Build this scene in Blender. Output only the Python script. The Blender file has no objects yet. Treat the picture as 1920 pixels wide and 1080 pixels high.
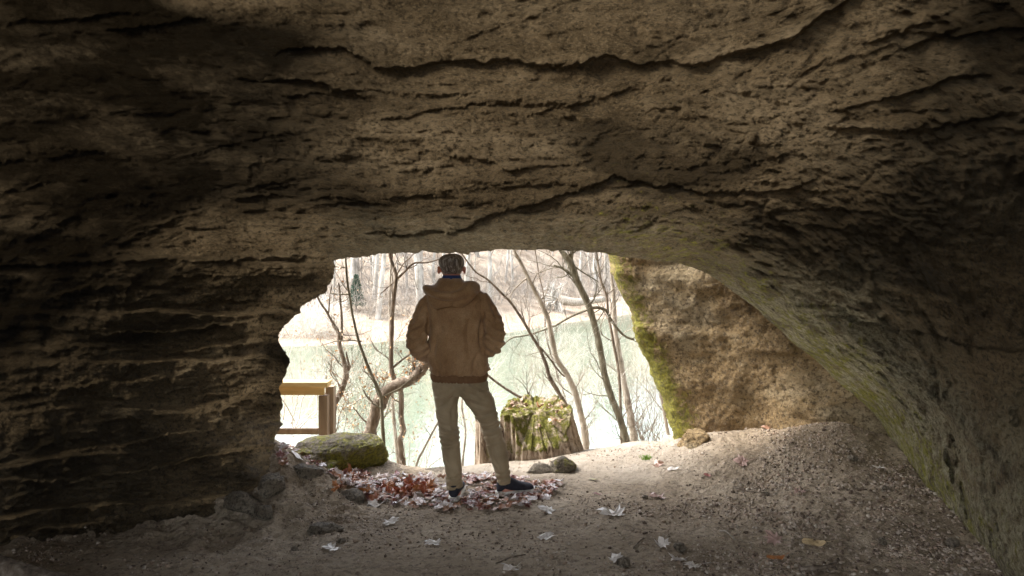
import bpy, math, random
import numpy as np
from mathutils import Vector, Matrix
random.seed(7)
SC = bpy.context.scene
COL = SC.collection
R_ = math.radians
CAMZ = 1.78
F = 1280.0

def P(px, py, Y):
    return np.array([(px - 960.0) / F * Y, Y, CAMZ - (py - 480.0) / F * Y])

# ------------------------------------------------------------------ noise
def _hash(ix, iy, iz, seed):
    h = (ix.astype(np.int64) * 374761393 + iy.astype(np.int64) * 668265263 + iz.astype(np.int64) * 2147483647 + seed * 144665) & 0xffffffff
    h = ((h ^ (h >> 13)) * 1274126177) & 0xffffffff
    h = ((h ^ (h >> 16)) * 2246822519) & 0xffffffff
    return ((h ^ (h >> 15)) & 0xffffff).astype(np.float64) / 0xffffff * 2 - 1

def noise(p, scale=1.0, seed=0):
    q = np.asarray(p, dtype=np.float64) * scale
    f = np.floor(q); t = q - f; t = t * t * t * (t * (t * 6 - 15) + 10)
    i = f.astype(np.int64); r = 0
    for dx in (0, 1):
        wx = t[..., 0] if dx else 1 - t[..., 0]
        for dy in (0, 1):
            wy = t[..., 1] if dy else 1 - t[..., 1]
            for dz in (0, 1):
                wz = t[..., 2] if dz else 1 - t[..., 2]
                r = r + wx * wy * wz * _hash(i[..., 0] + dx, i[..., 1] + dy, i[..., 2] + dz, seed)
    return r

def fbm(p, scale=1.0, octaves=4, gain=0.5, seed=0, ridged=False):
    p = np.asarray(p, dtype=np.float64)
    a = 1.0; s = 0; n = 0
    for k in range(octaves):
        v = noise(p, scale * 2.03 ** k, seed + k * 17)
        if ridged: v = 1 - 2 * np.abs(v)
        s = s + a * v; n += a; a *= gain
    return s / n

def smooth(a, b, x):
    t = np.clip((x - a) / (b - a), 0, 1)
    return t * t * (3 - 2 * t)

class RBF:
    def __init__(s, X, v, c=0.15, lam=1e-4):
        s.X = np.array(X, float); v = np.array(v, float); s.c = c
        s.m = v.mean()
        D = np.linalg.norm(s.X[:, None] - s.X[None], axis=2)
        A = np.sqrt(D * D + c * c) - 0
        s.w = np.linalg.solve(A - lam * np.eye(len(v)), v - s.m)
    def __call__(s, Q):
        sh = Q.shape[:-1]; q = Q.reshape(-1, Q.shape[-1]); out = np.zeros(len(q))
        for k in range(len(s.w)):
            d2 = ((q - s.X[k]) ** 2).sum(1)
            out += s.w[k] * np.sqrt(d2 + s.c * s.c)
        return (out + s.m).reshape(sh)

# ------------------------------------------------------------------ objects
def tag(o, label=None, cat=None, group=None, kind=None):
    if label: o['label'] = label
    if cat: o['category'] = cat
    if group: o['group'] = group
    if kind: o['kind'] = kind
    return o

def empty(name, loc, label, cat, group=None):
    o = bpy.data.objects.new(name, None); COL.objects.link(o)
    o.location = [float(v) for v in loc]; o.empty_display_size = 0.1
    return tag(o, label, cat, group)

def mesh_obj(name, V, Fc, mat, parent=None, smooth_=True, attrs=None, loop4=False):
    """V world coordinates; faces list or (n,4)/(n,3) int array. Placed under parent keeping world place."""
    me = bpy.data.meshes.new(name)
    V = np.asarray(V, dtype=np.float64)
    off = np.zeros(3)
    if parent is not None:
        off = np.array(parent.location)
        g_ = parent.parent
        while g_ is not None: off = off + np.array(g_.location); g_ = g_.parent
    if isinstance(Fc, np.ndarray):
        n, k = Fc.shape
        me.vertices.add(len(V)); me.vertices.foreach_set('co', (V - off).astype(np.float32).ravel())
        me.loops.add(n * k); me.loops.foreach_set('vertex_index', Fc.astype(np.int32).ravel())
        me.polygons.add(n); me.polygons.foreach_set('loop_start', (np.arange(n) * k).astype(np.int32))
        me.update(calc_edges=True)
    else:
        me.from_pydata([tuple(v) for v in (V - off)], [], [tuple(int(i) for i in f) for f in Fc]); me.update()
    if smooth_:
        me.polygons.foreach_set('use_smooth', np.ones(len(me.polygons), dtype=bool))
    if attrs:
        for an, av in attrs.items():
            av = np.asarray(av, dtype=np.float32)
            if av.ndim == 1:
                a = me.attributes.new(an, 'FLOAT', 'POINT'); a.data.foreach_set('value', av)
            else:
                if av.shape[1] == 3: av = np.hstack([av, np.ones((len(av), 1), np.float32)])
                a = me.attributes.new(an, 'FLOAT_COLOR', 'POINT'); a.data.foreach_set('color', av.ravel())
    if mat: me.materials.append(mat)
    o = bpy.data.objects.new(name, me); COL.objects.link(o)
    if parent is not None: o.parent = parent
    return o

def grid_faces(nu, nv, wrap_u=False):
    """vertex index = j*nu + i"""
    iu = np.arange(nu if wrap_u else nu - 1); jv = np.arange(nv - 1)
    I, Jj = np.meshgrid(iu, jv)
    I2 = (I + 1) % nu
    return np.stack([Jj * nu + I, Jj * nu + I2, (Jj + 1) * nu + I2, (Jj + 1) * nu + I], -1).reshape(-1, 4)

class MB:
    def __init__(s): s.V = []; s.F = []; s.n = 0; s.A = []
    def add(s, V, Fc, a=None):
        V = np.asarray(V, float); s.V.append(V)
        for f in Fc: s.F.append(tuple(int(i) + s.n for i in f))
        if a is not None: s.A.append(np.tile(np.asarray(a, float), (len(V), 1)) if np.ndim(a) == 1 else np.asarray(a))
        s.n += len(V)
    def build(s, name, mat, parent=None, smooth_=True):
        V = np.vstack(s.V)
        at = {'tint': np.vstack(s.A)} if s.A else None
        return mesh_obj(name, V, s.F, mat, parent, smooth_, at)

def frame_dir(d):
    d = np.asarray(d, float); d = d / (np.linalg.norm(d) + 1e-9)
    u = np.cross(d, [0, 0, 1.0])
    if np.linalg.norm(u) < 1e-3: u = np.cross(d, [0, 1.0, 0])
    u /= np.linalg.norm(u); v = np.cross(u, d)
    return u, v

def tube(mb, pts, rad, sides=6, cap=True, a=None, wob=0.0, rng=None, ref=None):
    pts = np.asarray(pts, float); n = len(pts); rad = np.broadcast_to(rad, (n,)).astype(float)
    T = np.gradient(pts, axis=0)
    u, v = frame_dir(T[0]); V = []
    ang = np.arange(sides) / sides * 2 * math.pi
    for k in range(n):
        t = T[k] / (np.linalg.norm(T[k]) + 1e-9)
        u = u - t * np.dot(u, t); u /= np.linalg.norm(u) + 1e-9; v = np.cross(t, u)
        r = rad[k] * np.ones(sides)
        if wob and rng is not None: r = r * (1 + wob * rng.standard_normal(sides))
        V.append(pts[k] + np.outer(np.cos(ang) * r, u) + np.outer(np.sin(ang) * r, v))
    V = np.vstack(V); Fc = []
    for k in range(n - 1):
        for i in range(sides):
            j = (i + 1) % sides
            Fc.append((k * sides + i, k * sides + j, (k + 1) * sides + j, (k + 1) * sides + i))
    if cap:
        Fc.append(tuple(range(sides))[::-1]); Fc.append(tuple((n - 1) * sides + i for i in range(sides)))
    mb.add(V, Fc, a)

def catmull(pts, m=6):
    pts = np.asarray(pts, float); n = len(pts)
    if n < 3:
        t = np.linspace(0, 1, m + 1)[:, None]; return pts[0] * (1 - t) + pts[-1] * t
    Q = np.vstack([2 * pts[0] - pts[1], pts, 2 * pts[-1] - pts[-2]]); out = []
    for i in range(1, n):
        p0, p1, p2, p3 = Q[i - 1], Q[i], Q[i + 1], Q[i + 2]
        for k in range(m):
            t = k / m
            out.append(0.5 * ((2 * p1) + (-p0 + p2) * t + (2 * p0 - 5 * p1 + 4 * p2 - p3) * t * t + (-p0 + 3 * p1 - 3 * p2 + p3) * t ** 3))
    out.append(pts[-1]); return np.array(out)

# ------------------------------------------------------------------ materials
class NT:
    def __init__(s, name):
        s.m = bpy.data.materials.new(name); s.m.use_nodes = True
        s.t = s.m.node_tree; s.n = s.t.nodes; s.l = s.t.links
        s.b = s.n['Principled BSDF']
        s.co = s.n.new('ShaderNodeTexCoord')
    def link(s, a, b): s.l.new(a, b)
    def mapping(s, scale=(1, 1, 1), rot=(0, 0, 0)):
        m = s.n.new('ShaderNodeMapping'); m.inputs['Scale'].default_value = scale; m.inputs['Rotation'].default_value = rot
        s.link(s.co.outputs['Object'], m.inputs['Vector']); return m.outputs[0]
    def noise(s, scale, detail=6, rough=0.6, vec=None, dist=0.0):
        n = s.n.new('ShaderNodeTexNoise'); n.inputs['Scale'].default_value = scale
        n.inputs['Detail'].default_value = detail; n.inputs['Roughness'].default_value = rough
        n.inputs['Distortion'].default_value = dist
        s.link(vec if vec is not None else s.co.outputs['Object'], n.inputs['Vector']); return n.outputs['Fac']
    def voro(s, scale, vec=None, feature='F1'):
        n = s.n.new('ShaderNodeTexVoronoi'); n.inputs['Scale'].default_value = scale; n.feature = feature
        s.link(vec if vec is not None else s.co.outputs['Object'], n.inputs['Vector']); return n.outputs['Distance']
    def ramp(s, fac, stops):
        r = s.n.new('ShaderNodeValToRGB'); e = r.color_ramp.elements
        while len(e) < len(stops): e.new(0.5)
        for k, (p, c) in enumerate(stops):
            e[k].position = p; e[k].color = (c, c, c, 1) if isinstance(c, (int, float)) else (*c, 1)
        s.link(fac, r.inputs[0]); return r.outputs[0]
    def mix(s, fac, a, b, mode='MIX'):
        m = s.n.new('ShaderNodeMix'); m.data_type = 'RGBA'; m.blend_type = mode
        for sock, v in ((0, fac), (6, a), (7, b)):
            if isinstance(v, (int, float)): m.inputs[sock].default_value = v if sock == 0 else (v, v, v, 1)
            elif isinstance(v, tuple): m.inputs[sock].default_value = (*v, 1)
            else: s.link(v, m.inputs[sock])
        return m.outputs[2]
    def math(s, op, a, b=0.0, clamp=False):
        m = s.n.new('ShaderNodeMath'); m.operation = op; m.use_clamp = clamp
        for k, v in enumerate((a, b)):
            if isinstance(v, (int, float)): m.inputs[k].default_value = v
            else: s.link(v, m.inputs[k])
        return m.outputs[0]
    def attr(s, name, col=False):
        a = s.n.new('ShaderNodeAttribute'); a.attribute_name = name
        return a.outputs['Color'] if col else a.outputs['Fac']
    def bump(s, h, strength=0.5, dist=0.01, prev=None):
        b = s.n.new('ShaderNodeBump'); b.inputs['Strength'].default_value = strength; b.inputs['Distance'].default_value = dist
        s.link(h, b.inputs['Height'])
        if prev is not None: s.link(prev, b.inputs['Normal'])
        return b.outputs[0]
    def out(s, col=None, rough=0.9, nrm=None, spec=0.3, sheen=0.0):
        if col is not None:
            if isinstance(col, tuple): s.b.inputs['Base Color'].default_value = (*col, 1)
            else: s.link(col, s.b.inputs['Base Color'])
        if isinstance(rough, (int, float)): s.b.inputs['Roughness'].default_value = rough
        else: s.link(rough, s.b.inputs['Roughness'])
        s.b.inputs['Specular IOR Level'].default_value = spec
        if sheen: s.b.inputs['Sheen Weight'].default_value = sheen
        if nrm is not None: s.link(nrm, s.b.inputs['Normal'])
        return s.m

def rock_material(name, dark, mid, light, stain_shade=0.7, moss_col=((0.09, 0.085, 0.015), (0.40, 0.37, 0.035)), strata=(1.2, 1.2, 7), spec=0.35, rot=(0, 0, 0)):
    t = NT(name)
    big = t.noise(0.9, 8, 0.65, dist=0.4)
    mp = t.mapping(strata, rot); band = t.noise(1.1, 9, 0.68, vec=mp, dist=0.6)
    fine = t.noise(34, 8, 0.75, dist=0.2); grain = t.noise(70, 5, 0.7)
    c = t.ramp(t.math('ADD', t.math('MULTIPLY', big, 0.55), t.math('MULTIPLY', band, 0.45)), [(0.36, dark), (0.48, mid), (0.60, light)])
    c = t.mix(t.ramp(fine, [(0.40, 0.85), (0.52, 0.0)]), c, tuple(x * 0.4 for x in dark))
    c = t.mix(t.ramp(grain, [(0.50, 0.0), (0.72, 0.45)]), c, tuple(min(1, x * 1.5) for x in light))
    # soot / damp stains with edges of their own; masked layer adds painted corner shade
    st = t.noise(0.75, 6, 0.62, vec=t.mapping((0.8, 0.8, 2.2)), dist=1.0)
    c = t.mix(t.math('MULTIPLY', t.ramp(st, [(0.50, 0.0), (0.60, 1.0)]), stain_shade), c, tuple(x * 0.32 for x in dark))
    c = t.mix(t.math('MULTIPLY', t.attr('stain_shade'), t.ramp(t.noise(2.2, 8, 0.72, vec=t.mapping((0.7, 0.7, 2.2))), [(0.36, 0.78), (0.52, 1.0)])), c, tuple(x * 0.12 for x in dark))
    lf = t.math('MULTIPLY', t.attr('lichen_light'), t.ramp(t.noise(6.0, 8, 0.75, vec=t.mapping((1, 1, 1)), dist=0.6), [(0.40, 0.1), (0.54, 1.0)]))  # crust colour that also paints light onto the right slab
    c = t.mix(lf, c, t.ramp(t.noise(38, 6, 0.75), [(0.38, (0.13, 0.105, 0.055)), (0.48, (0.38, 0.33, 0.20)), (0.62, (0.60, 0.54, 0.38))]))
    # moss
    mn = t.noise(13, 8, 0.78, dist=0.5)
    m = t.math('SUBTRACT', t.math('ADD', t.attr('moss'), t.math('MULTIPLY', mn, 2.1)), 1.47)
    mfac = t.math('MULTIPLY', t.math('MULTIPLY', m, 4.0, clamp=True), 0.92)
    mc = t.ramp(t.noise(40, 5, 0.7), [(0.35, moss_col[0]), (0.65, moss_col[1])])
    c = t.mix(mfac, c, mc)
    h1 = t.noise(9, 10, 0.72, vec=t.mapping((1, 1, 2.0), rot), dist=0.5)
    h2 = t.noise(45, 8, 0.75)
    n = t.bump(h1, 1.0, 0.11); n = t.bump(h2, 1.0, 0.03, n)
    return t.out(c, t.ramp(fine, [(0.3, 0.62), (0.7, 0.92)]), n, spec)

def simple(name, cols, scale=8, rough=0.8, bump=0.3, bdist=0.01, bscale=40, spec=0.3, stretch=(1, 1, 1), sheen=0.0):
    t = NT(name); mp = t.mapping(stretch)
    c = t.ramp(t.noise(scale, 7, 0.65, vec=mp), [(0.3 + 0.4 * k / max(1, len(cols) - 1), c) for k, c in enumerate(cols)])
    return t.out(c, rough, t.bump(t.noise(bscale, 6, 0.65, vec=mp), bump, bdist), spec, sheen)

M = {}
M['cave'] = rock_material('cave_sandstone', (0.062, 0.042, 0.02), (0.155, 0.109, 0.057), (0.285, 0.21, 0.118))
M['boulder'] = rock_material('boulder_sandstone', (0.20, 0.12, 0.05), (0.42, 0.285, 0.135), (0.54, 0.43, 0.27), stain_shade=0.15, strata=(1.5, 1.5, 3))
M['stone'] = rock_material('mossy_stone', (0.10, 0.075, 0.05), (0.27, 0.22, 0.16), (0.40, 0.35, 0.27), stain_shade=0.1, strata=(3, 3, 8))
def dirt():
    t = NT('dirt')
    c = t.ramp(t.noise(1.6, 8, 0.6), [(0.35, (0.26, 0.20, 0.135)), (0.5, (0.36, 0.285, 0.20)), (0.66, (0.46, 0.375, 0.275))])
    c = t.mix(t.ramp(t.noise(22, 8, 0.75), [(0.36, 0.8), (0.52, 0.0)]), c, (0.12, 0.09, 0.065))
    c = t.mix(t.ramp(t.noise(60, 5, 0.75), [(0.56, 0.0), (0.68, 0.7)]), c, (0.50, 0.43, 0.36))
    c = t.mix(t.attr('pale'), c, t.ramp(t.noise(12, 6, 0.7), [(0.3, (0.30, 0.26, 0.21)), (0.6, (0.41, 0.36, 0.30))]))
    c = t.mix(t.attr('bounce_cut'), c, t.ramp(t.noise(9, 6, 0.7), [(0.35, (0.035, 0.026, 0.018)), (0.6, (0.085, 0.065, 0.045))]))  # darkened ground out of view, added to cut bounced light
    n = t.bump(t.noise(14, 9, 0.75), 0.8, 0.035); n = t.bump(t.voro(55), 0.5, 0.012, n); n = t.bump(t.noise(110, 6, 0.8), 0.7, 0.008, n)
    return t.out(c, 0.92, n, 0.2)

def bark(name, cols, patch):
    t = NT(name); mp = t.mapping((1, 1, 0.25))
    c = t.ramp(t.noise(30, 8, 0.72, vec=mp, dist=0.4), [(0.36, cols[0]), (0.5, cols[1]), (0.62, cols[2])])
    c = t.mix(t.ramp(t.noise(9, 6, 0.7, vec=t.mapping((1, 1, 0.6))), [(0.50, 0.0), (0.56, 0.75)]), c, patch)
    n = t.bump(t.noise(40, 8, 0.75, vec=mp), 1.0, 0.02); n = t.bump(t.noise(10, 4, 0.6), 0.5, 0.03, n)
    return t.out(c, 0.92, n, 0.2)
M['bark_dark'] = bark('bark_mottled', [(0.03, 0.025, 0.02), (0.10, 0.085, 0.065), (0.20, 0.18, 0.145)], (0.30, 0.29, 0.25))
M['bark_mid'] = bark('bark_brown', [(0.04, 0.028, 0.02), (0.15, 0.11, 0.08), (0.28, 0.225, 0.17)], (0.36, 0.31, 0.25))
M['bark_pale'] = bark('bark_grey', [(0.10, 0.08, 0.065), (0.28, 0.245, 0.20), (0.46, 0.42, 0.36)], (0.54, 0.50, 0.44))
M['dirt'] = dirt()
def tintmat(name, rough=0.5, spec=0.5, bump=0.2, scale=30, trans=0.0):
    t = NT(name); c = t.attr('tint', True)
    c = t.mix(t.ramp(t.noise(scale, 5, 0.7), [(0.35, 0.55), (0.6, 0.0)]), c, t.mix(0.5, c, (0.06, 0.03, 0.02)))
    return t.out(c, rough, t.bump(t.noise(scale * 2, 4, 0.6), bump, 0.004), spec)
M['leaf'] = tintmat('dead_leaf', 0.34, 0.7)
M['gravel'] = tintmat('gravel', 0.85, 0.3)
M['bark_dark'] = simple('bark_dark', [(0.05, 0.045, 0.03), (0.13, 0.115, 0.08), (0.21, 0.19, 0.14)], 30, 0.9, 0.6, 0.01, 60, stretch=(1, 1, 0.25))
M['bark_mid'] = simple('bark_mid', [(0.05, 0.038, 0.028), (0.15, 0.115, 0.085), (0.29, 0.24, 0.19)], 26, 0.9, 0.7, 0.012, 50, stretch=(1, 1, 0.25))
M['bark_pale'] = simple('bark_pale', [(0.14, 0.115, 0.09), (0.30, 0.26, 0.21), (0.48, 0.43, 0.37)], 14, 0.85, 0.4, 0.01, 40, stretch=(1, 1, 0.4))
M['bark_far'] = simple('bark_far', [(0.14, 0.125, 0.10), (0.36, 0.33, 0.29), (0.58, 0.56, 0.52)], 1.2, 0.85, 0.3, 0.02, 6, stretch=(1, 1, 0.5))
M['brush'] = simple('dry_brush', [(0.14, 0.115, 0.095), (0.26, 0.23, 0.20), (0.46, 0.43, 0.39)], 0.8, 0.9, 0.1)
M['brush_pale'] = simple('pale_twigs', [(0.50, 0.46, 0.40), (0.72, 0.69, 0.63)], 4, 0.85, 0.1)

# ------------------------------------------------------------------ camera / light
cam = bpy.data.cameras.new('camera'); cam.sensor_width = 36; cam.lens = 24.0
cam.shift_y = -60.0 / 1920; cam.clip_start = 0.05; cam.clip_end = 2000
co = bpy.data.objects.new('camera', cam); COL.objects.link(co); co.location = (0, 0, CAMZ); co.rotation_euler = (R_(90), 0, 0)
SC.camera = co
SUN_EL, SUN_AZ = 52.0, -88.0       # azimuth from +Y towards +X (negative: left)
w = bpy.data.worlds.new('World'); SC.world = w; w.use_nodes = True
nt = w.node_tree; bg = nt.nodes['Background']
sky = nt.nodes.new('ShaderNodeTexSky'); sky.sky_type = 'NISHITA'; sky.sun_disc = False
sky.sun_elevation = R_(SUN_EL); sky.sun_rotation = R_(SUN_AZ); sky.dust_density = 3.0; sky.air_density = 1.0; sky.ozone_density = 1.0
hs = nt.nodes.new('ShaderNodeHueSaturation'); hs.inputs['Saturation'].default_value = 0.32
nt.links.new(sky.outputs[0], hs.inputs['Color']); nt.links.new(hs.outputs[0], bg.inputs[0]); bg.inputs[1].default_value = 0.15
sl = bpy.data.lights.new('sun', 'SUN'); sl.energy = 1.5; sl.angle = R_(18); sl.color = (1.0, 0.95, 0.87)
so = bpy.data.objects.new('sun', sl); COL.objects.link(so)
sd = Vector((math.sin(R_(SUN_AZ)) * math.cos(R_(SUN_EL)), math.cos(R_(SUN_AZ)) * math.cos(R_(SUN_EL)), math.sin(R_(SUN_EL))))
so.rotation_euler = sd.to_track_quat('Z', 'Y').to_euler(); so.location = (0, 0, 30)
SC.view_settings.view_transform = 'Standard'; SC.view_settings.look = 'None'; SC.view_settings.gamma = 1.0
SC.view_settings.exposure = 2.7
SC.render.engine = 'CYCLES'
SC.cycles.max_bounces = 12; SC.cycles.diffuse_bounces = 8; SC.cycles.glossy_bounces = 3
SC.cycles.use_denoising = True
SC.cycles.sample_clamp_indirect = 6.0
SC.cycles.caustics_reflective = False; SC.cycles.caustics_refractive = False

# ================================================================== CAVE
C0 = np.array([0, 0, CAMZ])
def nrm(v): return v / np.linalg.norm(v)
d0 = nrm(P(1000, 700, 5) - C0)
e1 = nrm(np.cross(d0, [0, 0, 1.0])); e2 = np.cross(e1, d0)
OUT = [(1180, 484), (1150, 478), (1100, 473), (1040, 470), (980, 469), (900, 472), (870, 476), (835, 474), (780, 472), (740, 475), (690, 479), (650, 484), (627, 490),
       (624, 505), (622, 520), (612, 535), (604, 550), (590, 557), (578, 568), (565, 575), (563, 588), (545, 601), (530, 609), (518, 630), (526, 645), (529, 655), (540, 672),
       (543, 688), (537, 705), (522, 725), (523, 742), (529, 770), (528, 795), (519, 815), (518, 850), (523, 880), (530, 960), (545, 1200), (700, 1500), (1000, 1600), (1400, 1600), (1900, 1400), (1905, 1150),
       (1850, 1082), (1790, 1010), (1722, 935), (1690, 890), (1655, 832), (1630, 790), (1597, 742), (1560, 705), (1520, 668), (1480, 636), (1440, 600), (1405, 568), (1360, 535), (1320, 510), (1280, 496), (1230, 490)]
oa = []
for px, py in OUT:
    d = nrm(P(px, py, 5) - C0); c = np.dot(d, d0); al = math.acos(c)
    v = d - c * d0; oa.append((math.atan2(np.dot(v, e2), np.dot(v, e1)), al))
oa.sort(); ph = np.array([a[0] for a in oa]); al = np.array([a[1] for a in oa])
ph3 = np.concatenate([ph - 2 * math.pi, ph, ph + 2 * math.pi]); al3 = np.concatenate([al, al, al])
NPH = 1500
# dense over the visible arc (from lower left over the top to lower right)
tt = np.linspace(0, 1, 4001)[:-1]; phg = -math.pi + tt * 2 * math.pi
dens = np.where((phg > -2.6) & (phg < -0.6), 0.25, 1.0); cum = np.concatenate([[0], np.cumsum(dens)]); cum /= cum[-1]
phi = np.interp(np.arange(NPH) / NPH, cum, -math.pi + np.linspace(0, 1, 4001) * 2 * math.pi)
a0 = np.interp(phi, ph3, al3)
cp = np.stack([np.cos(phi) * 2, np.sin(phi) * 2, 0 * phi], 1)
leftm = smooth(-0.2, -0.7, np.cos(phi))
a0 = a0 + (0.0025 + 0.0045 * leftm) * fbm(cp, 9, 4, 0.65, 3)
NA = 470
g = np.concatenate([np.linspace(0, 0.33, 400, endpoint=False), 0.33 + 0.67 * np.linspace(0, 1, NA - 400) ** 1.1])
AMAX = R_(136)  # shell stops short: rear opening out of view, added to let fill light in
PHI, G = np.meshgrid(phi, g)
A0 = np.broadcast_to(a0, PHI.shape)
AL = A0 + (AMAX + R_(18) * np.cos(PHI) - R_(8) * np.sin(PHI) - A0) * G
ED = np.cos(PHI)[..., None] * e1 + np.sin(PHI)[..., None] * e2
DIR = np.cos(AL)[..., None] * d0 + np.sin(AL)[..., None] * ED
# control points (px, py, Y)
CP = [(625, 490, 4.9), (700, 478, 4.75), (800, 472, 4.7), (900, 472, 4.65), (1050, 470, 4.65), (1150, 478, 4.75), (1300, 502, 4.75), (1400, 566, 4.8), (1500, 652, 4.9), (1595, 742, 5.05),
      (1655, 832, 5.2), (1722, 935, 4.45), (1790, 1010, 3.9), (1850, 1082, 3.45), (1905, 1200, 3.1),
      (590, 557, 4.9), (518, 630, 4.95), (543, 688, 4.8), (522, 725, 5.02), (528, 795, 5.0), (518, 850, 4.9), (530, 960, 4.85),
      (430, 965, 4.7), (430, 800, 4.8), (430, 600, 4.75), (430, 500, 4.75), (250, 1000, 4.5), (250, 750, 4.55), (250, 560, 4.5), (0, 1040, 4.15), (0, 760, 4.15), (0, 550, 4.05), (100, 1150, 4.2),
      (-400, 600, 3.3), (-400, 1000, 3.3), (-1000, 700, 2.3),
      (300, 460, 4.4), (0, 430, 3.9), (500, 440, 4.5), (700, 420, 4.45), (900, 420, 4.4), (1100, 420, 4.42), (1250, 430, 4.5),
      (500, 300, 3.9), (900, 300, 3.9), (1200, 320, 3.9), (0, 250, 3.4), (0, 0, 2.75), (400, 130, 3.2), (900, 130, 3.15), (1300, 130, 3.1), (480, 0, 2.75), (960, 0, 2.7), (1440, 0, 2.6),
      (1400, 420, 4.3), (1450, 500, 4.5), (1550, 560, 4.45), (1650, 680, 4.5), (1740, 800, 4.3), (1830, 930, 3.7), (1900, 1050, 3.2),
      (1600, 300, 3.6), (1700, 450, 3.75), (1800, 600, 3.6), (1900, 750, 3.35), (1920, 900, 3.2), (1900, 300, 2.95), (1900, 0, 2.35), (1900, 500, 3.15),
      (2300, 500, 2.25), (2300, 1000, 2.2), (2300, 0, 1.9), (960, -400, 1.75), (200, -400, 1.9), (1700, -400, 1.7), (-500, 0, 2.2)]
X = []; V = []
for px, py, Y in CP:
    v = P(px, py, Y) - C0; r = np.linalg.norm(v); X.append(v / r); V.append(math.log(r))
for p in [(0, 0.6, 2.95), (0, -1.5, 3.0), (-2, 0, 2.7), (1.6, 0, 2.6), (-3.3, 0.3, 1.6), (-3.2, 0.3, -0.6), (2.3, 0.3, 1.5), (2.3, 0.3, -0.6), (0, 0, -0.9), (0, 1.5, -0.9), (0, 3, -1.2), (0.2, 4.9, -2.4), (-1.2, 4.9, -1.8), (2, 4, -2),
          (-3, -2.5, 1.6), (2.4, -2.5, 1.6), (-2.2, -4.5, 1.8), (2, -4.5, 1.8), (0, -4.5, 2.9), (0, -3, 3.0), (0, -4, -0.9), (-2, -3, -0.9), (2, -3, -.9)]:
    v = np.array(p) - C0; r = np.linalg.norm(v); X.append(v / r); V.append(math.log(r))
rb = RBF(X, V, 0.10)
RR = np.exp(rb(DIR))
Q = C0 + DIR * RR[..., None]
Yd = np.maximum(DIR[..., 1], 0.05)
PX = 960 + F * DIR[..., 0] / Yd; PY = 480 - F * DIR[..., 2] / Yd
front = smooth(0.1, 0.35, DIR[..., 1])
# distance from mouth edge in radians for detail fading
edge = (AL - A0)
leftw = smooth(640, 560, PX) * smooth(430, 520, PY)           # left wall
# arch side mask: how far right/down
rightm = smooth(1050, 1500, PX + 0.35 * PY - 100)
wq = Q + 0.35 * np.stack([fbm(Q, 0.8, 3, seed=50), fbm(Q, 0.8, 3, seed=60), fbm(Q, 0.8, 3, seed=70)], -1)
def strata(s, sharp=0.1, seed=0):
    fl = np.floor(s); fr = s - fl
    h = _hash(fl, fl * 0, fl * 0 + seed, seed) * 0.5 + 0.5
    return smooth(0, sharp, fr) * (1 - fr) * (0.4 + 0.9 * h)
dR = np.zeros_like(RR)
# left wall ledges: lines nearly level, rising a little to the right in depth
zl = Q[..., 2] + 0.05 * Q[..., 0]
s1 = (zl + 0.10 * fbm(Q, 0.9, 3, seed=5)) * 3.1
s2 = (zl + 0.05 * fbm(Q, 1.8, 3, seed=6)) * 8.5
am1 = 0.35 + 0.9 * smooth(-0.25, 0.45, fbm(Q * [1, 1, 2.2], 0.9, 3, seed=9)); am2 = smooth(-0.3, 0.4, fbm(Q * [1, 1, 3], 1.4, 3, seed=11))
dL = -0.10 * strata(s1, 0.12, 1) * am1 - 0.035 * strata(s2, 0.16, 2) * am2 + 0.05 * fbm(Q * [0.8, 0.8, 2.4], 2.6, 5, 0.62, 14)
dL = dL + 0.05
# ceiling streaks
sc_ = (0.85 * (Q[..., 1]) + 0.30 * Q[..., 0] * 0.5 + 0.20 * fbm(Q, 0.8, 4, seed=21)) * 2.3
dC = 0.07 * fbm(wq * [0.7, 2.2, 2.2], 1.1, 4, 0.55, 31) - 0.05 * strata(sc_, 0.10, 4) * smooth(-0.2, 0.5, fbm(Q, 1.1, 3, seed=23))
# right slab: long grooves parallel to the arch edge
av = nrm(P(1640, 800, 5.1) - P(1300, 500, 4.75)); bv = nrm(np.cross(av, [0, 1, 0])); cv = np.cross(av, bv)
LQ = np.stack([wq @ av * 0.8, wq @ bv * 3.0, wq @ cv * 2.2], -1)
dS = 0.11 * fbm(LQ, 1.0, 5, 0.6, 41) - 0.045 * fbm(LQ * [0.8, 1.6, 1.6], 3.2, 4, 0.65, 43, ridged=True)
dR = leftw * dL + (1 - leftw) * ((1 - rightm) * dC + rightm * dS)
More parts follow.
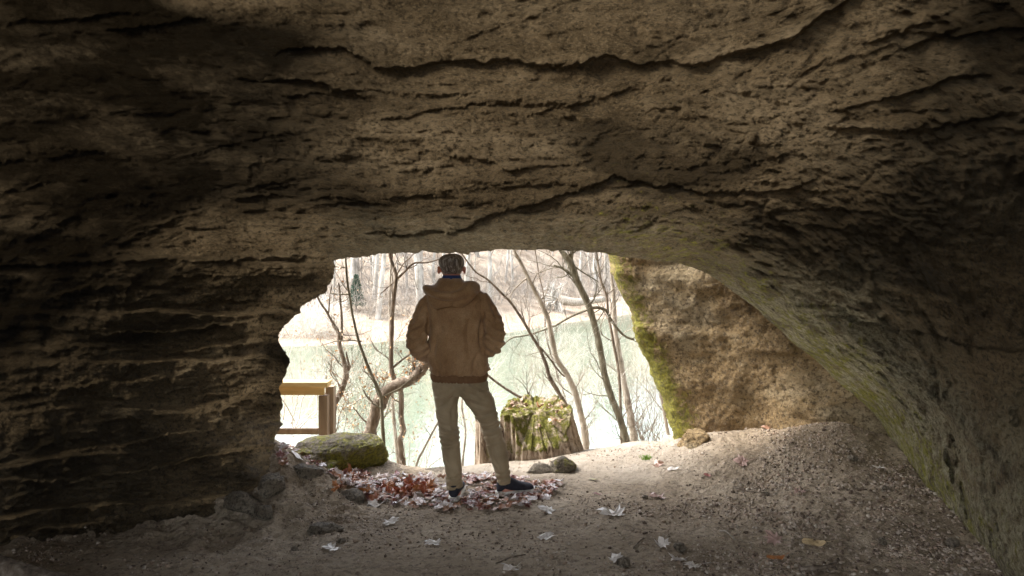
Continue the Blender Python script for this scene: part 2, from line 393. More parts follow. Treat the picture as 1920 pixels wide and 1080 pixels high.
# traced ledges in the ceiling: the layer nearer the viewer ends in a lip with a recess past it
LED = [([(515, 100), (545, 92), (590, 86), (640, 92), (672, 104), (700, 124), (722, 131), (790, 122), (860, 117), (960, 113), (1010, 118), (1062, 126), (1140, 106), (1175, 112), (1200, 126), (1222, 113), (1262, 116), (1300, 124), (1330, 118), (1400, 92), (1490, 72), (1530, 40), (1590, 0), (1640, -40)], 0.24, 40),
       ([(200, 60), (290, 48), (340, 38), (400, 30)], 0.12, 25), ([(0, 45), (90, 42), (200, 30), (300, 20)], 0.10, 30),
       ([(690, 225), (760, 222), (820, 205), (880, 196), (960, 200), (1050, 196), (1110, 190)], 0.12, 26),
       ([(820, 285), (900, 300), (960, 318), (1060, 310), (1130, 300)], 0.09, 22),
       ([(430, 372), (520, 366), (620, 372), (720, 374), (800, 365), (880, 372)], 0.08, 20),
       ([(690, 432), (760, 438), (860, 434), (905, 415), (940, 396), (1010, 382), (1080, 360), (1115, 350), (1150, 334), (1200, 342), (1260, 352), (1330, 358), (1420, 360), (1500, 352), (1570, 358)], 0.17, 26),
       ([(450, 150), (560, 150), (640, 165), (700, 190)], 0.14, 40), ([(520, 180), (640, 175), (720, 200)], 0.08, 25),
       ([(1540, 590), (1600, 600), (1680, 618), (1740, 628), (1800, 642), (1920, 660), (2050, 670)], 0.16, 34),
       ([(1560, 205), (1640, 190), (1700, 178), (1780, 150), (1850, 140)], 0.14, 30), ([(1540, 235), (1620, 240), (1700, 250), (1780, 235), (1900, 215)], 0.14, 36),
       ([(1450, 395), (1560, 390), (1640, 400)], 0.10, 20), ([(1620, 80), (1700, 60), (1790, 70), (1920, 50)], 0.12, 40),
       ([(1330, 450), (1420, 470), (1500, 500), (1600, 530), (1700, 570)], 0.06, 22),
       # left wall
       ([(190, 615), (270, 618), (350, 612), (430, 604), (450, 600)], 0.14, 16), ([(0, 500), (200, 492), (420, 488), (540, 486), (622, 483)], 0.13, 30),
       ([(200, 650), (330, 655), (440, 640), (530, 632)], 0.08, 14), ([(100, 850), (230, 830), (300, 812), (360, 806)], 0.12, 18),
       ([(0, 720), (120, 722), (230, 712), (330, 700)], 0.10, 20), ([(330, 745), (400, 738), (430, 740)], 0.07, 10), ([(430, 690), (500, 676), (540, 690)], 0.06, 10),
       ([(0, 890), (100, 900), (240, 880), (400, 850), (460, 840)], 0.12, 22), ([(410, 765), (470, 735), (525, 728)], 0.08, 12)]
wx = 10 * noise(np.stack([PX / 60, PY / 60, 0 * PX], -1), 1, 88); wy = 9 * fbm(np.stack([PX / 45, PY / 90, 0 * PX], -1), 1, 5, 0.7, 89)
rl_ = np.random.default_rng(55)
for k in range(46):
    cx = rl_.uniform(-50, 1950); cy = rl_.uniform(10, 460) if rl_.random() < 0.72 or cx > 500 else rl_.uniform(500, 900)
    if 1150 < cx and rl_.random() < 0.4: cy = rl_.uniform(380, 700)
    L_ = rl_.uniform(40, 190); sl_ = -0.10 + 0.12 * rl_.normal() + (0.35 * smooth(1150, 1500, cx) * smooth(300, 500, cy)) - 0.25 * smooth(900, 1500, cx) * smooth(300, 100, cy)
    q = np.linspace(-1, 1, 6); wv = np.cumsum(rl_.normal(size=6)) * 3.5
    LED.append(([(cx + t * L_, cy + t * L_ * sl_ + wv[i]) for i, t in enumerate(q)], rl_.uniform(0.02, 0.075), rl_.uniform(9, 24)))
wy2 = 5 * fbm(np.stack([PX / 14, PY / 30, 0 * PX], -1), 1, 4, 0.7, 87)
for pl, A, wd in LED:
    xs = np.array([p[0] for p in pl], float); ys = np.array([p[1] for p in pl], float)
    yl = np.interp(PX, xs, ys) + wy + wy2
    dd = PY - yl
    tx = smooth(xs[0] - 30, xs[0] + 50, PX) * smooth(xs[-1] + 30, xs[-1] - 50, PX)
    A = A * (0.55 + 0.45 * np.clip(0.5 + 1.6 * noise(np.stack([PX / 70, PY / 70, 0 * PX + A * 50], -1), 1, 86), 0, 1.3))
    if pl[0][0] > 560 or pl[0][1] < 460 or pl[0][1] == 500:
        k_ = smooth(-3.0, 4.0, dd); A = A * 0.50
        dR = dR + front * tx * A * ((1 - k_) * 0.75 * np.exp(-np.maximum(-dd, 0) / wd) - k_ * 0.5 * np.exp(-np.maximum(dd, 0) / (wd * 1.2)))
    else:
        dR = dR + front * tx * A * smooth(-1.0, 5.0, dd) * np.exp(-np.maximum(dd, 0) / wd) - front * tx * A * 0.22 * np.exp(-np.maximum(-dd, 0) / (wd * 1.5)) * (dd < 2)
# medium and fine erosion
er = -0.026 * fbm(np.stack([Q[..., 0] * 0.42 + rightm * Q[..., 0] * 0.3, Q[..., 1] * 1.2, Q[..., 2] * 1.4 + 0.5 * rightm * Q[..., 0]], -1) + 0.1 * wq, 6.0, 5, 0.66, 92, ridged=True) + 0.045 * fbm(wq, 2.4, 3, 0.5, 90) + 0.030 * fbm(Q, 6.5, 4, 0.62, 95) - 0.022 * smooth(0.25, 0.7, fbm(Q * [1, 1, 1.6], 5.0, 3, 0.6, 99, ridged=True))
pit = smooth(0.30, 0.62, fbm(LQ, 3.2, 3, 0.6, 120))
dR = dR + er * (0.4 + 0.6 * smooth(0, 0.05, edge)) + 0.085 * pit * rightm * smooth(0.01, 0.06, edge)
dR = dR * (0.25 + 0.75 * smooth(0.0, 0.06, edge)) + 0.42 * np.exp(-edge / 0.045) * smooth(1180, 1330, PX) * (DIR[..., 1] > 0.3) + 0.12 * np.exp(-edge / 0.02)
RR = RR + dR * np.clip(RR / 4.0, 0.5, 1.3)
Q = C0 + DIR * RR[..., None]
# ---- the lip and the outer cliff face, going away from the viewer
E = Q[0]; Edir = E - C0; eflat = ED[0] * [1, 0, 1]; eflat = eflat / np.linalg.norm(eflat, axis=1)[:, None]
cosp = np.cos(phi); depthm = np.where(np.sin(phi) > 0.2, 0.95, 0.45)
depthm = np.interp(phi, np.linspace(-math.pi, math.pi, 400), np.convolve(np.pad(np.interp(np.linspace(-math.pi, math.pi, 400), phi, depthm), 15, mode='wrap'), np.ones(31) / 31, 'valid'))
rows = []
NL = 60
for k in range(NL, 0, -1):
    u = k / NL
    if u < 0.6:
        v = u / 0.6; dep = depthm * v; off = 0.02 * v + 0.22 * v ** 3
    else:
        v = (u - 0.6) / 0.4; dep = depthm * (1 + 0.25 * math.sin(v * 1.5)); off = 0.24 + 7.0 * v ** 2
    scale = 1 + dep / E[:, 1]
    p = C0 + Edir * scale[:, None] + eflat * (off if np.ndim(off) else off)
    n_ = fbm(p, 2.2, 5, 0.6, 130) * 0.12 * min(1, u * 4) * min(1, 0.3 + u)
    p = p + eflat * np.abs(n_)[:, None] + np.array([0, 1, 0]) * (fbm(p, 1.6, 4, 0.5, 140) * 0.2 * u)[:, None]
    rows.append(p)
LIP = np.stack(rows)
ALLV = np.concatenate([LIP, Q]).reshape(-1, 3)
NR = NL + NA
faces = grid_faces(NPH, NR, True)[:, ::-1]
# masks: moss growth; soot plus painted corner shade; pale crust plus painted slab light
pxa = np.concatenate([np.zeros_like(LIP[..., 0]) + PX[0], PX]); pya = np.concatenate([np.zeros_like(LIP[..., 0]) + PY[0], PY]); ea = np.concatenate([np.zeros_like(LIP[..., 0]), edge])
archd = np.interp(pxa, [1040, 1150, 1280, 1400, 1500, 1600, 1660, 1850], [450, 462, 490, 566, 652, 745, 840, 1080]) - pya   # px above the arch edge
moss = 0.41 * smooth(950, 1200, pxa) * smooth(260, 20, archd) * smooth(2100, 1700, pxa) + 0.16 * smooth(1300, 1700, pxa) * smooth(400, 100, archd) * smooth(450, 700, pya)
moss = moss + 0.26 * smooth(560, 520, pxa) * smooth(730, 760, pya) * smooth(0.03, 0.0, ea)
dots = 0.16 * smooth(640, 720, pxa) * smooth(1200, 1000, pxa) * smooth(420, 450, pya) * (pya < 480)
moss = moss + dots
stain_shade = 0.45 * smooth(150, -50, pya) * smooth(1300, 900, pxa) * smooth(300, 600, pxa) + 0.95 * smooth(860, 480, pxa + 90 * fbm(np.stack([pxa / 200, pya / 90, 0 * pxa], -1), 1, 4, seed=334)) * smooth(450, 340, pya) * smooth(-10, 90, pya) + 0.6 * smooth(500, 100, pxa) * smooth(500, 400, pya) + 0.7 * smooth(420, 20, pxa) * smooth(760, 480, pya) + 0.8 * smooth(1500, 1900, pxa) * smooth(620, 300, pya) + 0.7 * smooth(420, 0, pxa) + 0.5 * smooth(700, 200, pxa) * smooth(300, 0, pya) * smooth(-50, 60, pya)  # soot, with the shade of the ceiling corners put into the colour
moss = moss.ravel(); stain_shade = np.clip(stain_shade, 0, 1).ravel()
lichen_light = (0.95 * smooth(1150, 1450, pxa) * smooth(420, 60, archd + 60 * fbm(np.stack([pxa / 160, pya / 160, 0 * pxa], -1), 1, 4, seed=333)) * smooth(440, 620, pya) + 0.25 * smooth(500, 800, pxa) * smooth(1500, 1150, pxa) * smooth(380, 440, pya)).ravel()  # pale crust, with light on the right slab put into the colour
lichen_light = np.clip(lichen_light, 0, 1)
fcx = PXf = pxa.ravel()[faces[:, 0]]; fcy = pya.ravel()[faces[:, 0]]
seam = np.interp(fcx, [-400, 0, 200, 420, 540, 622, 640], [520, 505, 496, 490, 488, 486, 480])
phf = np.tile(phi, (NR, 1)).ravel()[faces[:, 0]]
diry = np.concatenate([np.broadcast_to(DIR[0], LIP.shape), DIR]).reshape(-1, 3)[faces[:, 0]]
isw = (diry[:, 1] > 0.1) & (fcx < 626) & (fcy > seam)
isw |= (diry[:, 1] <= 0.1) & (diry[:, 0] < 0) & (diry[:, 2] < 0.1)
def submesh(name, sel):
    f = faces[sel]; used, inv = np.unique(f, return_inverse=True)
    return mesh_obj(name, ALLV[used], inv.reshape(-1, 4), M['cave'], attrs={'moss': moss[used], 'stain_shade': stain_shade[used], 'lichen_light': lichen_light[used]})
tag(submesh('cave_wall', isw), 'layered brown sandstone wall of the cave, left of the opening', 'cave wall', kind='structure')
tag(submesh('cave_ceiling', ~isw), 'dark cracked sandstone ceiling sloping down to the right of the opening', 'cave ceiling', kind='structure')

# ================================================================== GROUND
GC = []
for px, py, Y in [(848, 938, 4.97), (960, 930, 5.05), (780, 930, 5.05), (700, 925, 5.15), (840, 886, 5.8), (720, 886, 5.8), (1000, 872, 6.0), (1090, 850, 6.4), (1180, 832, 6.9), (1272, 826, 6.5), (1360, 812, 6.1), (1450, 808, 5.9), (1600, 802, 5.4),
                  (1655, 835, 5.25), (1722, 937, 4.42), (1800, 1020, 3.8), (1850, 1080, 3.4), (1300, 960, 4.6), (1300, 1080, 3.45), (1500, 900, 4.9), (1500, 1000, 4.0), (1120, 960, 4.6), (960, 1080, 3.55), (960, 1000, 4.25), (850, 985, 4.4),
                  (600, 1080, 3.55), (700, 1010, 4.2), (300, 1060, 3.75), (430, 968, 4.6), (250, 1003, 4.4), (0, 1042, 4.05), (518, 852, 5.05), (560, 905, 4.9), (640, 965, 4.65), (640, 900, 5.15), (600, 880, 5.3), (520, 830, 5.8), (600, 868, 6.0),
                  (1200, 900, 5.35), (1350, 870, 5.35), (1020, 900, 5.45), (540, 842, 6.3), (640, 856, 6.2), (560, 845, 6.9), (1180, 838, 7.4), (1240, 840, 7.4), (1090, 850, 7.2), (960, 862, 6.3), (780, 875, 6.2)]:
    p = P(px, py, Y); GC.append((p[0], p[1], p[2]))
GC += [(0, 0, 0.1), (-3, 0, 0.1), (2.3, 0, 0.2), (0, -4, 0.0), (0, 2, 0.13), (-3, 2.2, 0.05), (2.3, 2, 0.2), (-8, 5, 0.6), (8, 5, 0.6), (0, -12, 0), (-2.9, 6, 0.15), (3.5, 7, 0.15), (0.3, 7.5, -0.2), (-3.5, 7.5, 0.0), (3.4, 4.6, 0.24)]
GC = np.array(GC); grb = RBF(GC[:, :2], GC[:, 2], 0.35, 1e-3)
def edge_y(x):
    return np.interp(x, [-30, -4, -1.6, -1.0, 0.0, 0.35, 0.8, 1.2, 1.5, 2.2, 4, 30], [7.5, 7.3, 6.5, 6.15, 6.2, 6.35, 7.2, 7.5, 7.5, 8.2, 8.5, 9])
def ground_z(x, y, detail=True):
    x = np.asarray(x, float); y = np.asarray(y, float); sh = np.broadcast(x, y).shape
    x = np.broadcast_to(x, sh).astype(float); y = np.broadcast_to(y, sh).astype(float)
    q = np.stack([np.clip(x, -9, 9), np.clip(y, -12, 9)], -1)
    z = grb(q)
    p3 = np.stack([x, y, 0 * x], -1)
    e = y - edge_y(x) - 0.12 * fbm(p3, 1.2, 3, seed=201)
    drop = np.where(e > 0, 1.35 * (np.sqrt(e * e + 0.09) - 0.3), 0)
    z = np.maximum(z - drop, -6.0)
    if detail:
        z = z + 0.025 * fbm(p3, 1.6, 3, seed=203) * smooth(20, 8, np.abs(y))
        rough = 0.4 + 0.9 * smooth(-0.6, -1.3, x) + 0.7 * smooth(0.8, 1.6, x)
        z = z + 0.026 * rough * fbm(p3, 5, 4, 0.6, seed=205) + 0.006 * rough * fbm(p3, 24, 3, 0.6, seed=207)
        # rocky lumps on the slope at the foot of the left wall
        L = smooth(-0.75, -1.25, x) * smooth(3.9, 4.5, y) * smooth(5.6, 5.2, y) * smooth(-2.6, -2.1, x)
        z = z + L * (0.06 * fbm(p3, 3.3, 4, 0.6, seed=211, ridged=True) + 0.02 * fbm(p3, 9, 3, 0.6, seed=213))
    return z
xs = np.concatenate([-3.6 - np.geomspace(250, 0.05, 40), np.linspace(-3.6, 3.6, 640), 3.6 + np.geomspace(0.05, 250, 40)])
ys = np.concatenate([-6 - np.geomspace(60, 0.3, 14), np.linspace(-6, 2.8, 60, endpoint=False), np.linspace(2.8, 7.8, 470), 7.8 + np.geomspace(0.03, 18, 50)])
GX, GY = np.meshgrid(xs, ys)
GZ = ground_z(GX, GY)
bounce_cut = np.clip(smooth(-0.8, -2.2, GY) + smooth(-2.6, -3.6, GX) * smooth(3.5, 2.0, GY), 0, 1)  # unseen dark ground behind the camera, added to cut bounce onto the ceiling
pale = smooth(5.2, 6.0, GY + 0.35 * fbm(np.stack([GX, GY, 0 * GX], -1), 2.0, 4, seed=220)) * smooth(-0.9, -0.4, GX) * smooth(2.3, 1.5, GX + 0.5 * (6.4 - GY)) * 0.8
tag(mesh_obj('ground', np.stack([GX, GY, GZ], -1).reshape(-1, 3), grid_faces(len(xs), len(ys)), M['dirt'], attrs={'pale': pale.ravel(), 'bounce_cut': bounce_cut.ravel()}), kind='structure')
def gz(x, y): return float(ground_z(np.array([x]), np.array([y]))[0])
def on_ground(px, py):
    lo, hi = 2.6, 9.0
    prev = None
    for Y in np.linspace(lo, hi, 260):
        p = P(px, py, Y)
        d = p[2] - gz_fast(p[0], p[1])
        if prev is not None and d <= 0: return np.array([p[0], p[1], gz_fast(p[0], p[1])])
        prev = d
    return P(px, py, 5)
def gz_fast(x, y):
    i = np.clip(np.searchsorted(xs, x) - 1, 0, len(xs) - 2); j = np.clip(np.searchsorted(ys, y) - 1, 0, len(ys) - 2)
    fx = (x - xs[i]) / (xs[i + 1] - xs[i]); fy = (y - ys[j]) / (ys[j + 1] - ys[j])
    return (GZ[j, i] * (1 - fx) + GZ[j, i + 1] * fx) * (1 - fy) + (GZ[j + 1, i] * (1 - fx) + GZ[j + 1, i + 1] * fx) * fy

# ---------------------------------------------------------------- river and far bank
WZ = -4.5
def bank_y(x): return np.interp(x, [-200, -60, -16, -10, -0.4, 6.3, 14, 30, 80, 200], [20, 38, 47.3, 49.3, 56.6, 66, 75, 84, 100, 110])
def water_mat():
    t = NT('river_water')
    c = t.ramp(t.noise(0.06, 4, 0.5, vec=t.mapping((1, 0.5, 1))), [(0.35, (0.10, 0.13, 0.085)), (0.65, (0.14, 0.175, 0.13))])
    n = t.bump(t.noise(1.6, 4, 0.6, vec=t.mapping((1, 0.45, 1))), 0.5, 0.04)
    return t.out(c, 0.06, n, 1.0)
wx_ = np.linspace(-220, 220, 40); wy_ = np.linspace(7, 125, 30)
WX, WY = np.meshgrid(wx_, wy_)
tag(mesh_obj('water', np.stack([WX, WY, 0 * WX + WZ], -1).reshape(-1, 3), grid_faces(40, 30), water_mat()), kind='structure')
def far_z(x, y):
    d = y - bank_y(x) + 1.5 * fbm(np.stack([x, y, 0 * x], -1), 0.12, 3, seed=301)
    z = WZ + np.interp(d, [-12, 0, 5, 9, 13, 26, 60, 120, 400], [-1.5, 0.0, 0.45, 0.9, 1.7, 3.4, 16, 34, 60])
    return z + 0.25 * fbm(np.stack([x, y, 0 * x], -1), 0.35, 4, seed=303) * smooth(3, 12, d)
fx = np.concatenate([np.linspace(-260, -40, 30, endpoint=False), np.linspace(-40, 40, 220), np.linspace(42, 260, 30)])
dv = np.concatenate([np.linspace(-12, 40, 150, endpoint=False), np.linspace(40, 400, 40)])
FX, DV = np.meshgrid(fx, dv); FY = DV + bank_y(FX); FZ = far_z(FX, FY)
def bank_mat():
    t = NT('river_bank')
    c = t.ramp(t.noise(0.35, 8, 0.7), [(0.35, (0.15, 0.115, 0.085)), (0.5, (0.24, 0.195, 0.15)), (0.65, (0.34, 0.295, 0.24))])
    c = t.mix(t.attr('sand'), c, t.ramp(t.noise(1.2, 6, 0.7), [(0.35, (0.24, 0.18, 0.13)), (0.65, (0.36, 0.295, 0.23))]))
    return t.out(c, 0.95, t.bump(t.noise(3, 8, 0.7), 0.8, 0.2), 0.1)
sand = smooth(8.5, 5.5, DV + 2 * fbm(np.stack([FX, FY, 0 * FX], -1), 0.4, 3, seed=305))
tag(mesh_obj('riverbank', np.stack([FX, FY, FZ], -1).reshape(-1, 3), grid_faces(len(fx), len(dv)), bank_mat(), attrs={'sand': sand.ravel()}), kind='structure')

# ================================================================== ROCKS
def rock(name, center, size, label, cat='rock', seed=1, rotz=0.0, mat=None, mossf=None, nu=120, nv=80, amp=0.16, power=2.6, tilt=0.0, parent=None, group=None, cuts=5, freq=1.6):
    rng = np.random.default_rng(seed)
    u = np.linspace(0, 2 * math.pi, nu, endpoint=False); v = np.linspace(-math.pi / 2, math.pi / 2, nv)
    U, Vv = np.meshgrid(u, v)
    d = np.stack([np.cos(Vv) * np.cos(U), np.cos(Vv) * np.sin(U), np.sin(Vv)], -1)
    r = 1 / (np.abs(d) ** power).sum(-1) ** (1 / power)
    q = d * r[..., None]
    for k in range(cuts):
        n = rng.normal(size=3); n /= np.linalg.norm(n); h = rng.uniform(0.62, 0.9)
        s = (q @ n) - h; q = q - np.maximum(s, 0)[..., None] * 0.85 * n
    nn = fbm(q + seed * 3.1, freq, 5, 0.55, seed) * amp + fbm(q * [1, 1, 3] + seed, freq * 3, 4, 0.6, seed + 5) * amp * 0.35
    q = q * (1 + nn)[..., None]
    q = q * np.array(size) / 2
    c, s = math.cos(rotz), math.sin(rotz); ct, st = math.cos(tilt), math.sin(tilt)
    q = q @ np.array([[ct, 0, -st], [0, 1, 0], [st, 0, ct]]).T
    q = q @ np.array([[c, -s, 0], [s, c, 0], [0, 0, 1]]).T
    W = q + np.array(center)
    base = np.array(center)
    ms = mossf(W, d) if mossf else np.zeros(d.shape[:2])
    me = W.reshape(-1, 3)
    o = mesh_obj(name, me - base, grid_faces(nu, nv, True), mat or M['stone'], attrs={'moss': ms.ravel(), 'stain_shade': 0 * ms.ravel()})
    o.location = base
    return tag(o, label, cat, group)

# big boulder to the right of the mouth, outside
def big_boulder():
    zz = np.linspace(-0.5, 3.1, 230)
    NU = 420
    LX = [(-0.5, 1.74), (-0.1, 1.64), (0.03, 1.62), (0.14, 1.585), (0.34, 1.52), (0.50, 1.45), (0.70, 1.365), (0.85, 1.30), (0.955, 1.24), (1.05, 1.20), (1.15, 1.215), (1.25, 1.17), (1.35, 1.10), (1.47, 1.03), (1.56, 0.99), (1.62, 0.985), (1.70, 1.00), (1.78, 0.97), (2.2, 0.85), (3.1, 1.3)]
    lz = [a for a, b in LX]; lx = [b for a, b in LX]
    V = []; MS = []
    for z in zz:
        nose = np.interp(z, lz, lx); sh = np.interp(z, [-0.5, 2.2, 3.1], [0, 0, 0.7])
        ctrl = np.array([(nose, 6.6), (nose + 0.28, 6.42), (nose + 0.75, 6.2 - 0.05 * math.sin(z * 2)), (2.45, 5.85), (3.05, 5.5), (3.7, 5.5), (4.3 - sh, 6.3), (4.2 - sh, 7.6), (3.2, 8.2 - sh), (nose + 0.9, 7.9 - sh), (nose + 0.2, 7.1), ])
        cc = np.vstack([ctrl, ctrl[:1]]); T = catmull(np.vstack([ctrl[-1:], cc, ctrl[1:2]]), 10)[10:-10]
        s = np.concatenate([[0], np.cumsum(np.linalg.norm(np.diff(T, axis=0), axis=1))]); s /= s[-1]
        # density: most vertices on the front
        g_ = np.linspace(0, 1, NU, endpoint=False) ** 1.6
        x = np.interp(g_, s, T[:, 0]); y = np.interp(g_, s, T[:, 1])
        V.append(np.stack([x, y, np.full(NU, z)], 1)); MS.append(g_)
    V = np.array(V); g_ = np.array(MS)
    cen = np.array([2.9, 6.8, 0]); N = V - cen; N[..., 2] = 0; N /= np.linalg.norm(N, axis=-1)[..., None]
    N[..., 2] = 0
    zl = V[..., 2] + 0.12 * (V[..., 0] - 1.5)
    amp = smooth(0.0, 0.03, g_) * smooth(1.0, 0.97, g_)
    d = 0.12 * fbm(V, 1.1, 3, 0.5, 401) + 0.035 * fbm(V, 5, 6, 0.7, 405) + 0.012 * fbm(V * [1, 1, 1.6], 3.0, 4, 0.6, 409, ridged=True)
    s1 = (zl + 0.1 * fbm(V, 1.0, 3, seed=411)) * 2.0
    d = d + 0.035 * strata(s1, 0.1, 7) * smooth(-0.2, 0.3, fbm(V, 1.1, 3, seed=415))
    tuft_ = smooth(0.07, 0.0, g_) + smooth(0.95, 0.985, g_)
    d = d + 0.05 * tuft_ * fbm(V, 14, 4, 0.7, 431, ridged=True) * smooth(-0.2, 0.3, fbm(V, 3, 3, seed=433))
    V2 = V + N * (d * (0.35 + 0.65 * amp))[..., None]
    V2[..., 0] += (1 - amp) * 0.02 * fbm(V, 7, 4, 0.6, 421)
    ms = 0.72 * smooth(0.055, 0.0, g_) + 0.82 * smooth(0.955, 0.985, g_) + 0.20 * smooth(0.16, 0.0, g_)
    ms = ms * (0.7 + 0.3 * smooth(1.35, 0.6, V[..., 2]))
    # close the top
    Vf = V2.reshape(-1, 3); Fc = grid_faces(NU, len(zz), True)
    o = mesh_obj('boulder', Vf - [2.6, 6.6, 0], Fc, M['boulder'], attrs={'moss': ms.ravel(), 'stain_shade': 0 * ms.ravel()})
    o.location = (2.6, 6.6, 0)
    tag(o, 'huge orange-brown sandstone boulder with a green mossy left edge, right of the cave opening', 'boulder')
big_boulder()
def topmoss(k=0.5, nz=0.2): return lambda W, d: k * smooth(nz, nz + 0.5, d[..., 2]) + 0.12
p = P(622, 852, 5.75)
rock('mossy_rock', p + [0.0, 0.22, -0.085], (0.84, 0.66, 0.42), 'large flat-topped grey rock with green moss, in front of the wooden railing', seed=12, tilt=0.07, power=2.2, amp=0.14, mossf=lambda W, d: 0.52 + 0.3 * smooth(-0.2, 0.4, d[..., 0]) * smooth(0.9, -0.3, d[..., 2]), cuts=3)
p = P(1052, 872, 5.75)
rock('mossy_rock', p + [0.02, 0, 0.0], (0.22, 0.22, 0.17), 'small dark mossy rock on the pale path in front of the tree stump', seed=31, nu=60, nv=40, mossf=lambda W, d: 0.45 + 0 * d[..., 0])
p = P(1020, 872, 5.72)
rock('rock', p + [-0.03, 0.03, -0.06], (0.24, 0.18, 0.12), 'low pale grey rock touching the small dark mossy rock', seed=33, nu=60, nv=40, power=2.2)
p = P(825, 884, 5.9)
rock('rock', p + [-0.15, 0.05, -0.10], (1.15, 0.5, 0.16), 'long flat pale rock slab at the ledge edge behind the person', seed=35, nu=90, nv=50, power=3.5, amp=0.08)
RUB = [(455, 932, 50, 'brown rock wedged at the foot of the left cave wall', 4.6), (505, 905, 46, 'squared rock below the mouth edge of the left cave wall', 4.75), (492, 945, 36, 'angular rock lying lowest at the foot of the left wall', 4.55),
       (575, 875, 44, 'dark stone on the dirt slope below the flat mossy rock', None), (660, 925, 40, 'clod of earth on the slope beside the leaf pile', None), (610, 985, 46, 'flat dark stone sunk in dirt below the left slope', None),
       (1300, 815, 60, 'low rounded rock at the foot of the huge mossy boulder', None)]
for k, (px, py, w, lab, Y) in enumerate(RUB):
    g0 = on_ground(px, py + w * 0.25); s = w / F * g0[1]
    if Y: g0 = P(px, py, Y); g0[2] = min(g0[2], gz_fast(g0[0], g0[1]) + s * 0.4)
    rock('rock', g0, (s * 1.35, s, s * 0.8), lab, seed=50 + k, nu=70, nv=44, mat=M['boulder'] if k == 6 else M['stone'], rotz=k * 1.3, amp=0.2, power=3, cuts=11)
STN = [(1275, 1034, 22, 'round dark stone beside the pale star-shaped leaf'), (640, 1018, 15, 'small reddish stone right of the oblong white leaf'), (552, 1032, 12, 'tiny dark stone left of the oblong white leaf'), (1210, 935, 11, 'small dark stone right of the folded leaf'),
       (1170, 1062, 26, 'dark stone under a curled leaf at the bottom edge'), (1440, 930, 10, 'small dark stone on the bare dirt right of center'), (1660, 920, 14, 'pale stone close to the sloping right wall'), (1655, 1022, 16, 'grey stone on the gravel right of the yellow leaf'),
       (1785, 1025, 22, 'dark stone against the foot of the right wall'), (1600, 865, 16, 'pale stone on gravel under the arch edge')]
for k, (px, py, w, lab) in enumerate(STN):
    g0 = on_ground(px, py); s = w / F * g0[1]
    rock('stone', g0 + [0, 0, s * 0.15], (s * 1.1, s, s * 0.75), lab, cat='stone', seed=80 + k, nu=26, nv=16, rotz=k, amp=0.2, group='loose stones on the cave floor')

# ================================================================== STUMPS
def stump_mat():
    t = NT('stump_wood')
    st = t.mapping((1, 1, 0.26))
    c = t.ramp(t.noise(22, 8, 0.75, vec=st, dist=0.8), [(0.36, (0.07, 0.045, 0.03)), (0.47, (0.33, 0.25, 0.18)), (0.6, (0.54, 0.45, 0.36))])
    m = t.math('MULTIPLY', t.math('SUBTRACT', t.math('ADD', t.attr('moss'), t.math('MULTIPLY', t.noise(11, 6, 0.7), 1.2)), 1.02), 6.0, clamp=True)
    c = t.mix(m, c, t.ramp(t.noise(50, 5, 0.7), [(0.35, (0.055, 0.055, 0.012)), (0.62, (0.19, 0.18, 0.035))]))
    n = t.bump(t.noise(30, 7, 0.7, vec=st), 1.0, 0.03); n = t.bump(t.noise(60, 6, 0.7), 0.5, 0.01, n)
    return t.out(c, 0.92, n, 0.2)
M['stump'] = stump_mat()
def stump(center, rad, top, base, label, seed, flare=0.35, hollow=0.10, mossk=0.5, slant=None, jag=0.05, side=0.0):
    rng = np.random.default_rng(seed); NU = 240; NV = 70; NC = 26
    u = np.linspace(0, 2 * math.pi, NU, endpoint=False)
    cu = np.stack([np.cos(u), np.sin(u), 0 * u], 1)
    lob = 0.10 * noise(cu * 1.7, 1, seed) + 0.06 * fbm(cu * 4, 1, 3, 0.6, seed + 1)
    toph = top + jag * fbm(cu * 3.2, 1, 5, 0.75, seed + 3) + (slant(u) if slant else 0)
    V = []; ms = []
    for k in range(NV):
        t = k / (NV - 1)
        z = base + (toph - base) * t
        r = rad * (1 + lob + side * np.maximum(0, cu[:, 0]) * (1 - t) ** 1.2) * (1 + flare * (1 - t) ** 2.2 * (1 + 1.2 * np.maximum(0, noise(cu * 2.2, 1, seed + 7))))
        p3 = np.stack([np.cos(u) * 6, np.sin(u) * 6, 0.6 * z + 0 * u], 1)
        r = r * (1 + 0.13 * fbm(p3, 0.8, 5, 0.68, seed + 9, ridged=True) - 0.06 + 0.06 * fbm(p3 * [1, 1, 6], 0.7, 4, 0.6, seed + 12))
        V.append(np.stack([center[0] + r * np.cos(u), center[1] + r * np.sin(u), z], 1)); ms.append(np.full(NU, 0.18) + mossk * smooth(0.86, 1.0, t) + 0.35 * smooth(0.2, 0.0, t) + 0.25 * (noise(cu * 1.5, 1, seed + 20) > 0.25))
    for k in range(1, NC):
        t = 1 - k / NC
        q = V[NV - 1]; cc = np.array([center[0], center[1], 0])
        pt = cc + (q - cc) * t; pt[:, 2] = (top - hollow - 0.03) * (1 - t ** 1.3) + toph * t ** 1.3 + 0.04 * fbm(pt, 9, 3, 0.6, seed + 30)
        V.append(pt); ms.append(np.full(NU, 0.18 + mossk))
    V = np.array(V); o = mesh_obj('tree_stump', V.reshape(-1, 3) - [center[0], center[1], base], grid_faces(NU, len(V), True), M['stump'], attrs={'moss': np.array(ms).ravel()})
    o.location = (center[0], center[1], base)
    return tag(o, label, 'tree stump')
c = P(1003, 800, 6.55)
stump((c[0], 6.58), 0.325, 0.315, -0.32, 'wide old tree stump topped with moss and dead leaves, right of the person', 5, 0.12, 0.03, 0.38, slant=lambda u: 0.06 * np.sin(u) - 0.24 * smooth(0.1, -0.75, np.sin(u)) * smooth(-0.72, -0.4, np.cos(u)), jag=0.06, side=0.5)
c = P(914, 800, 6.45)
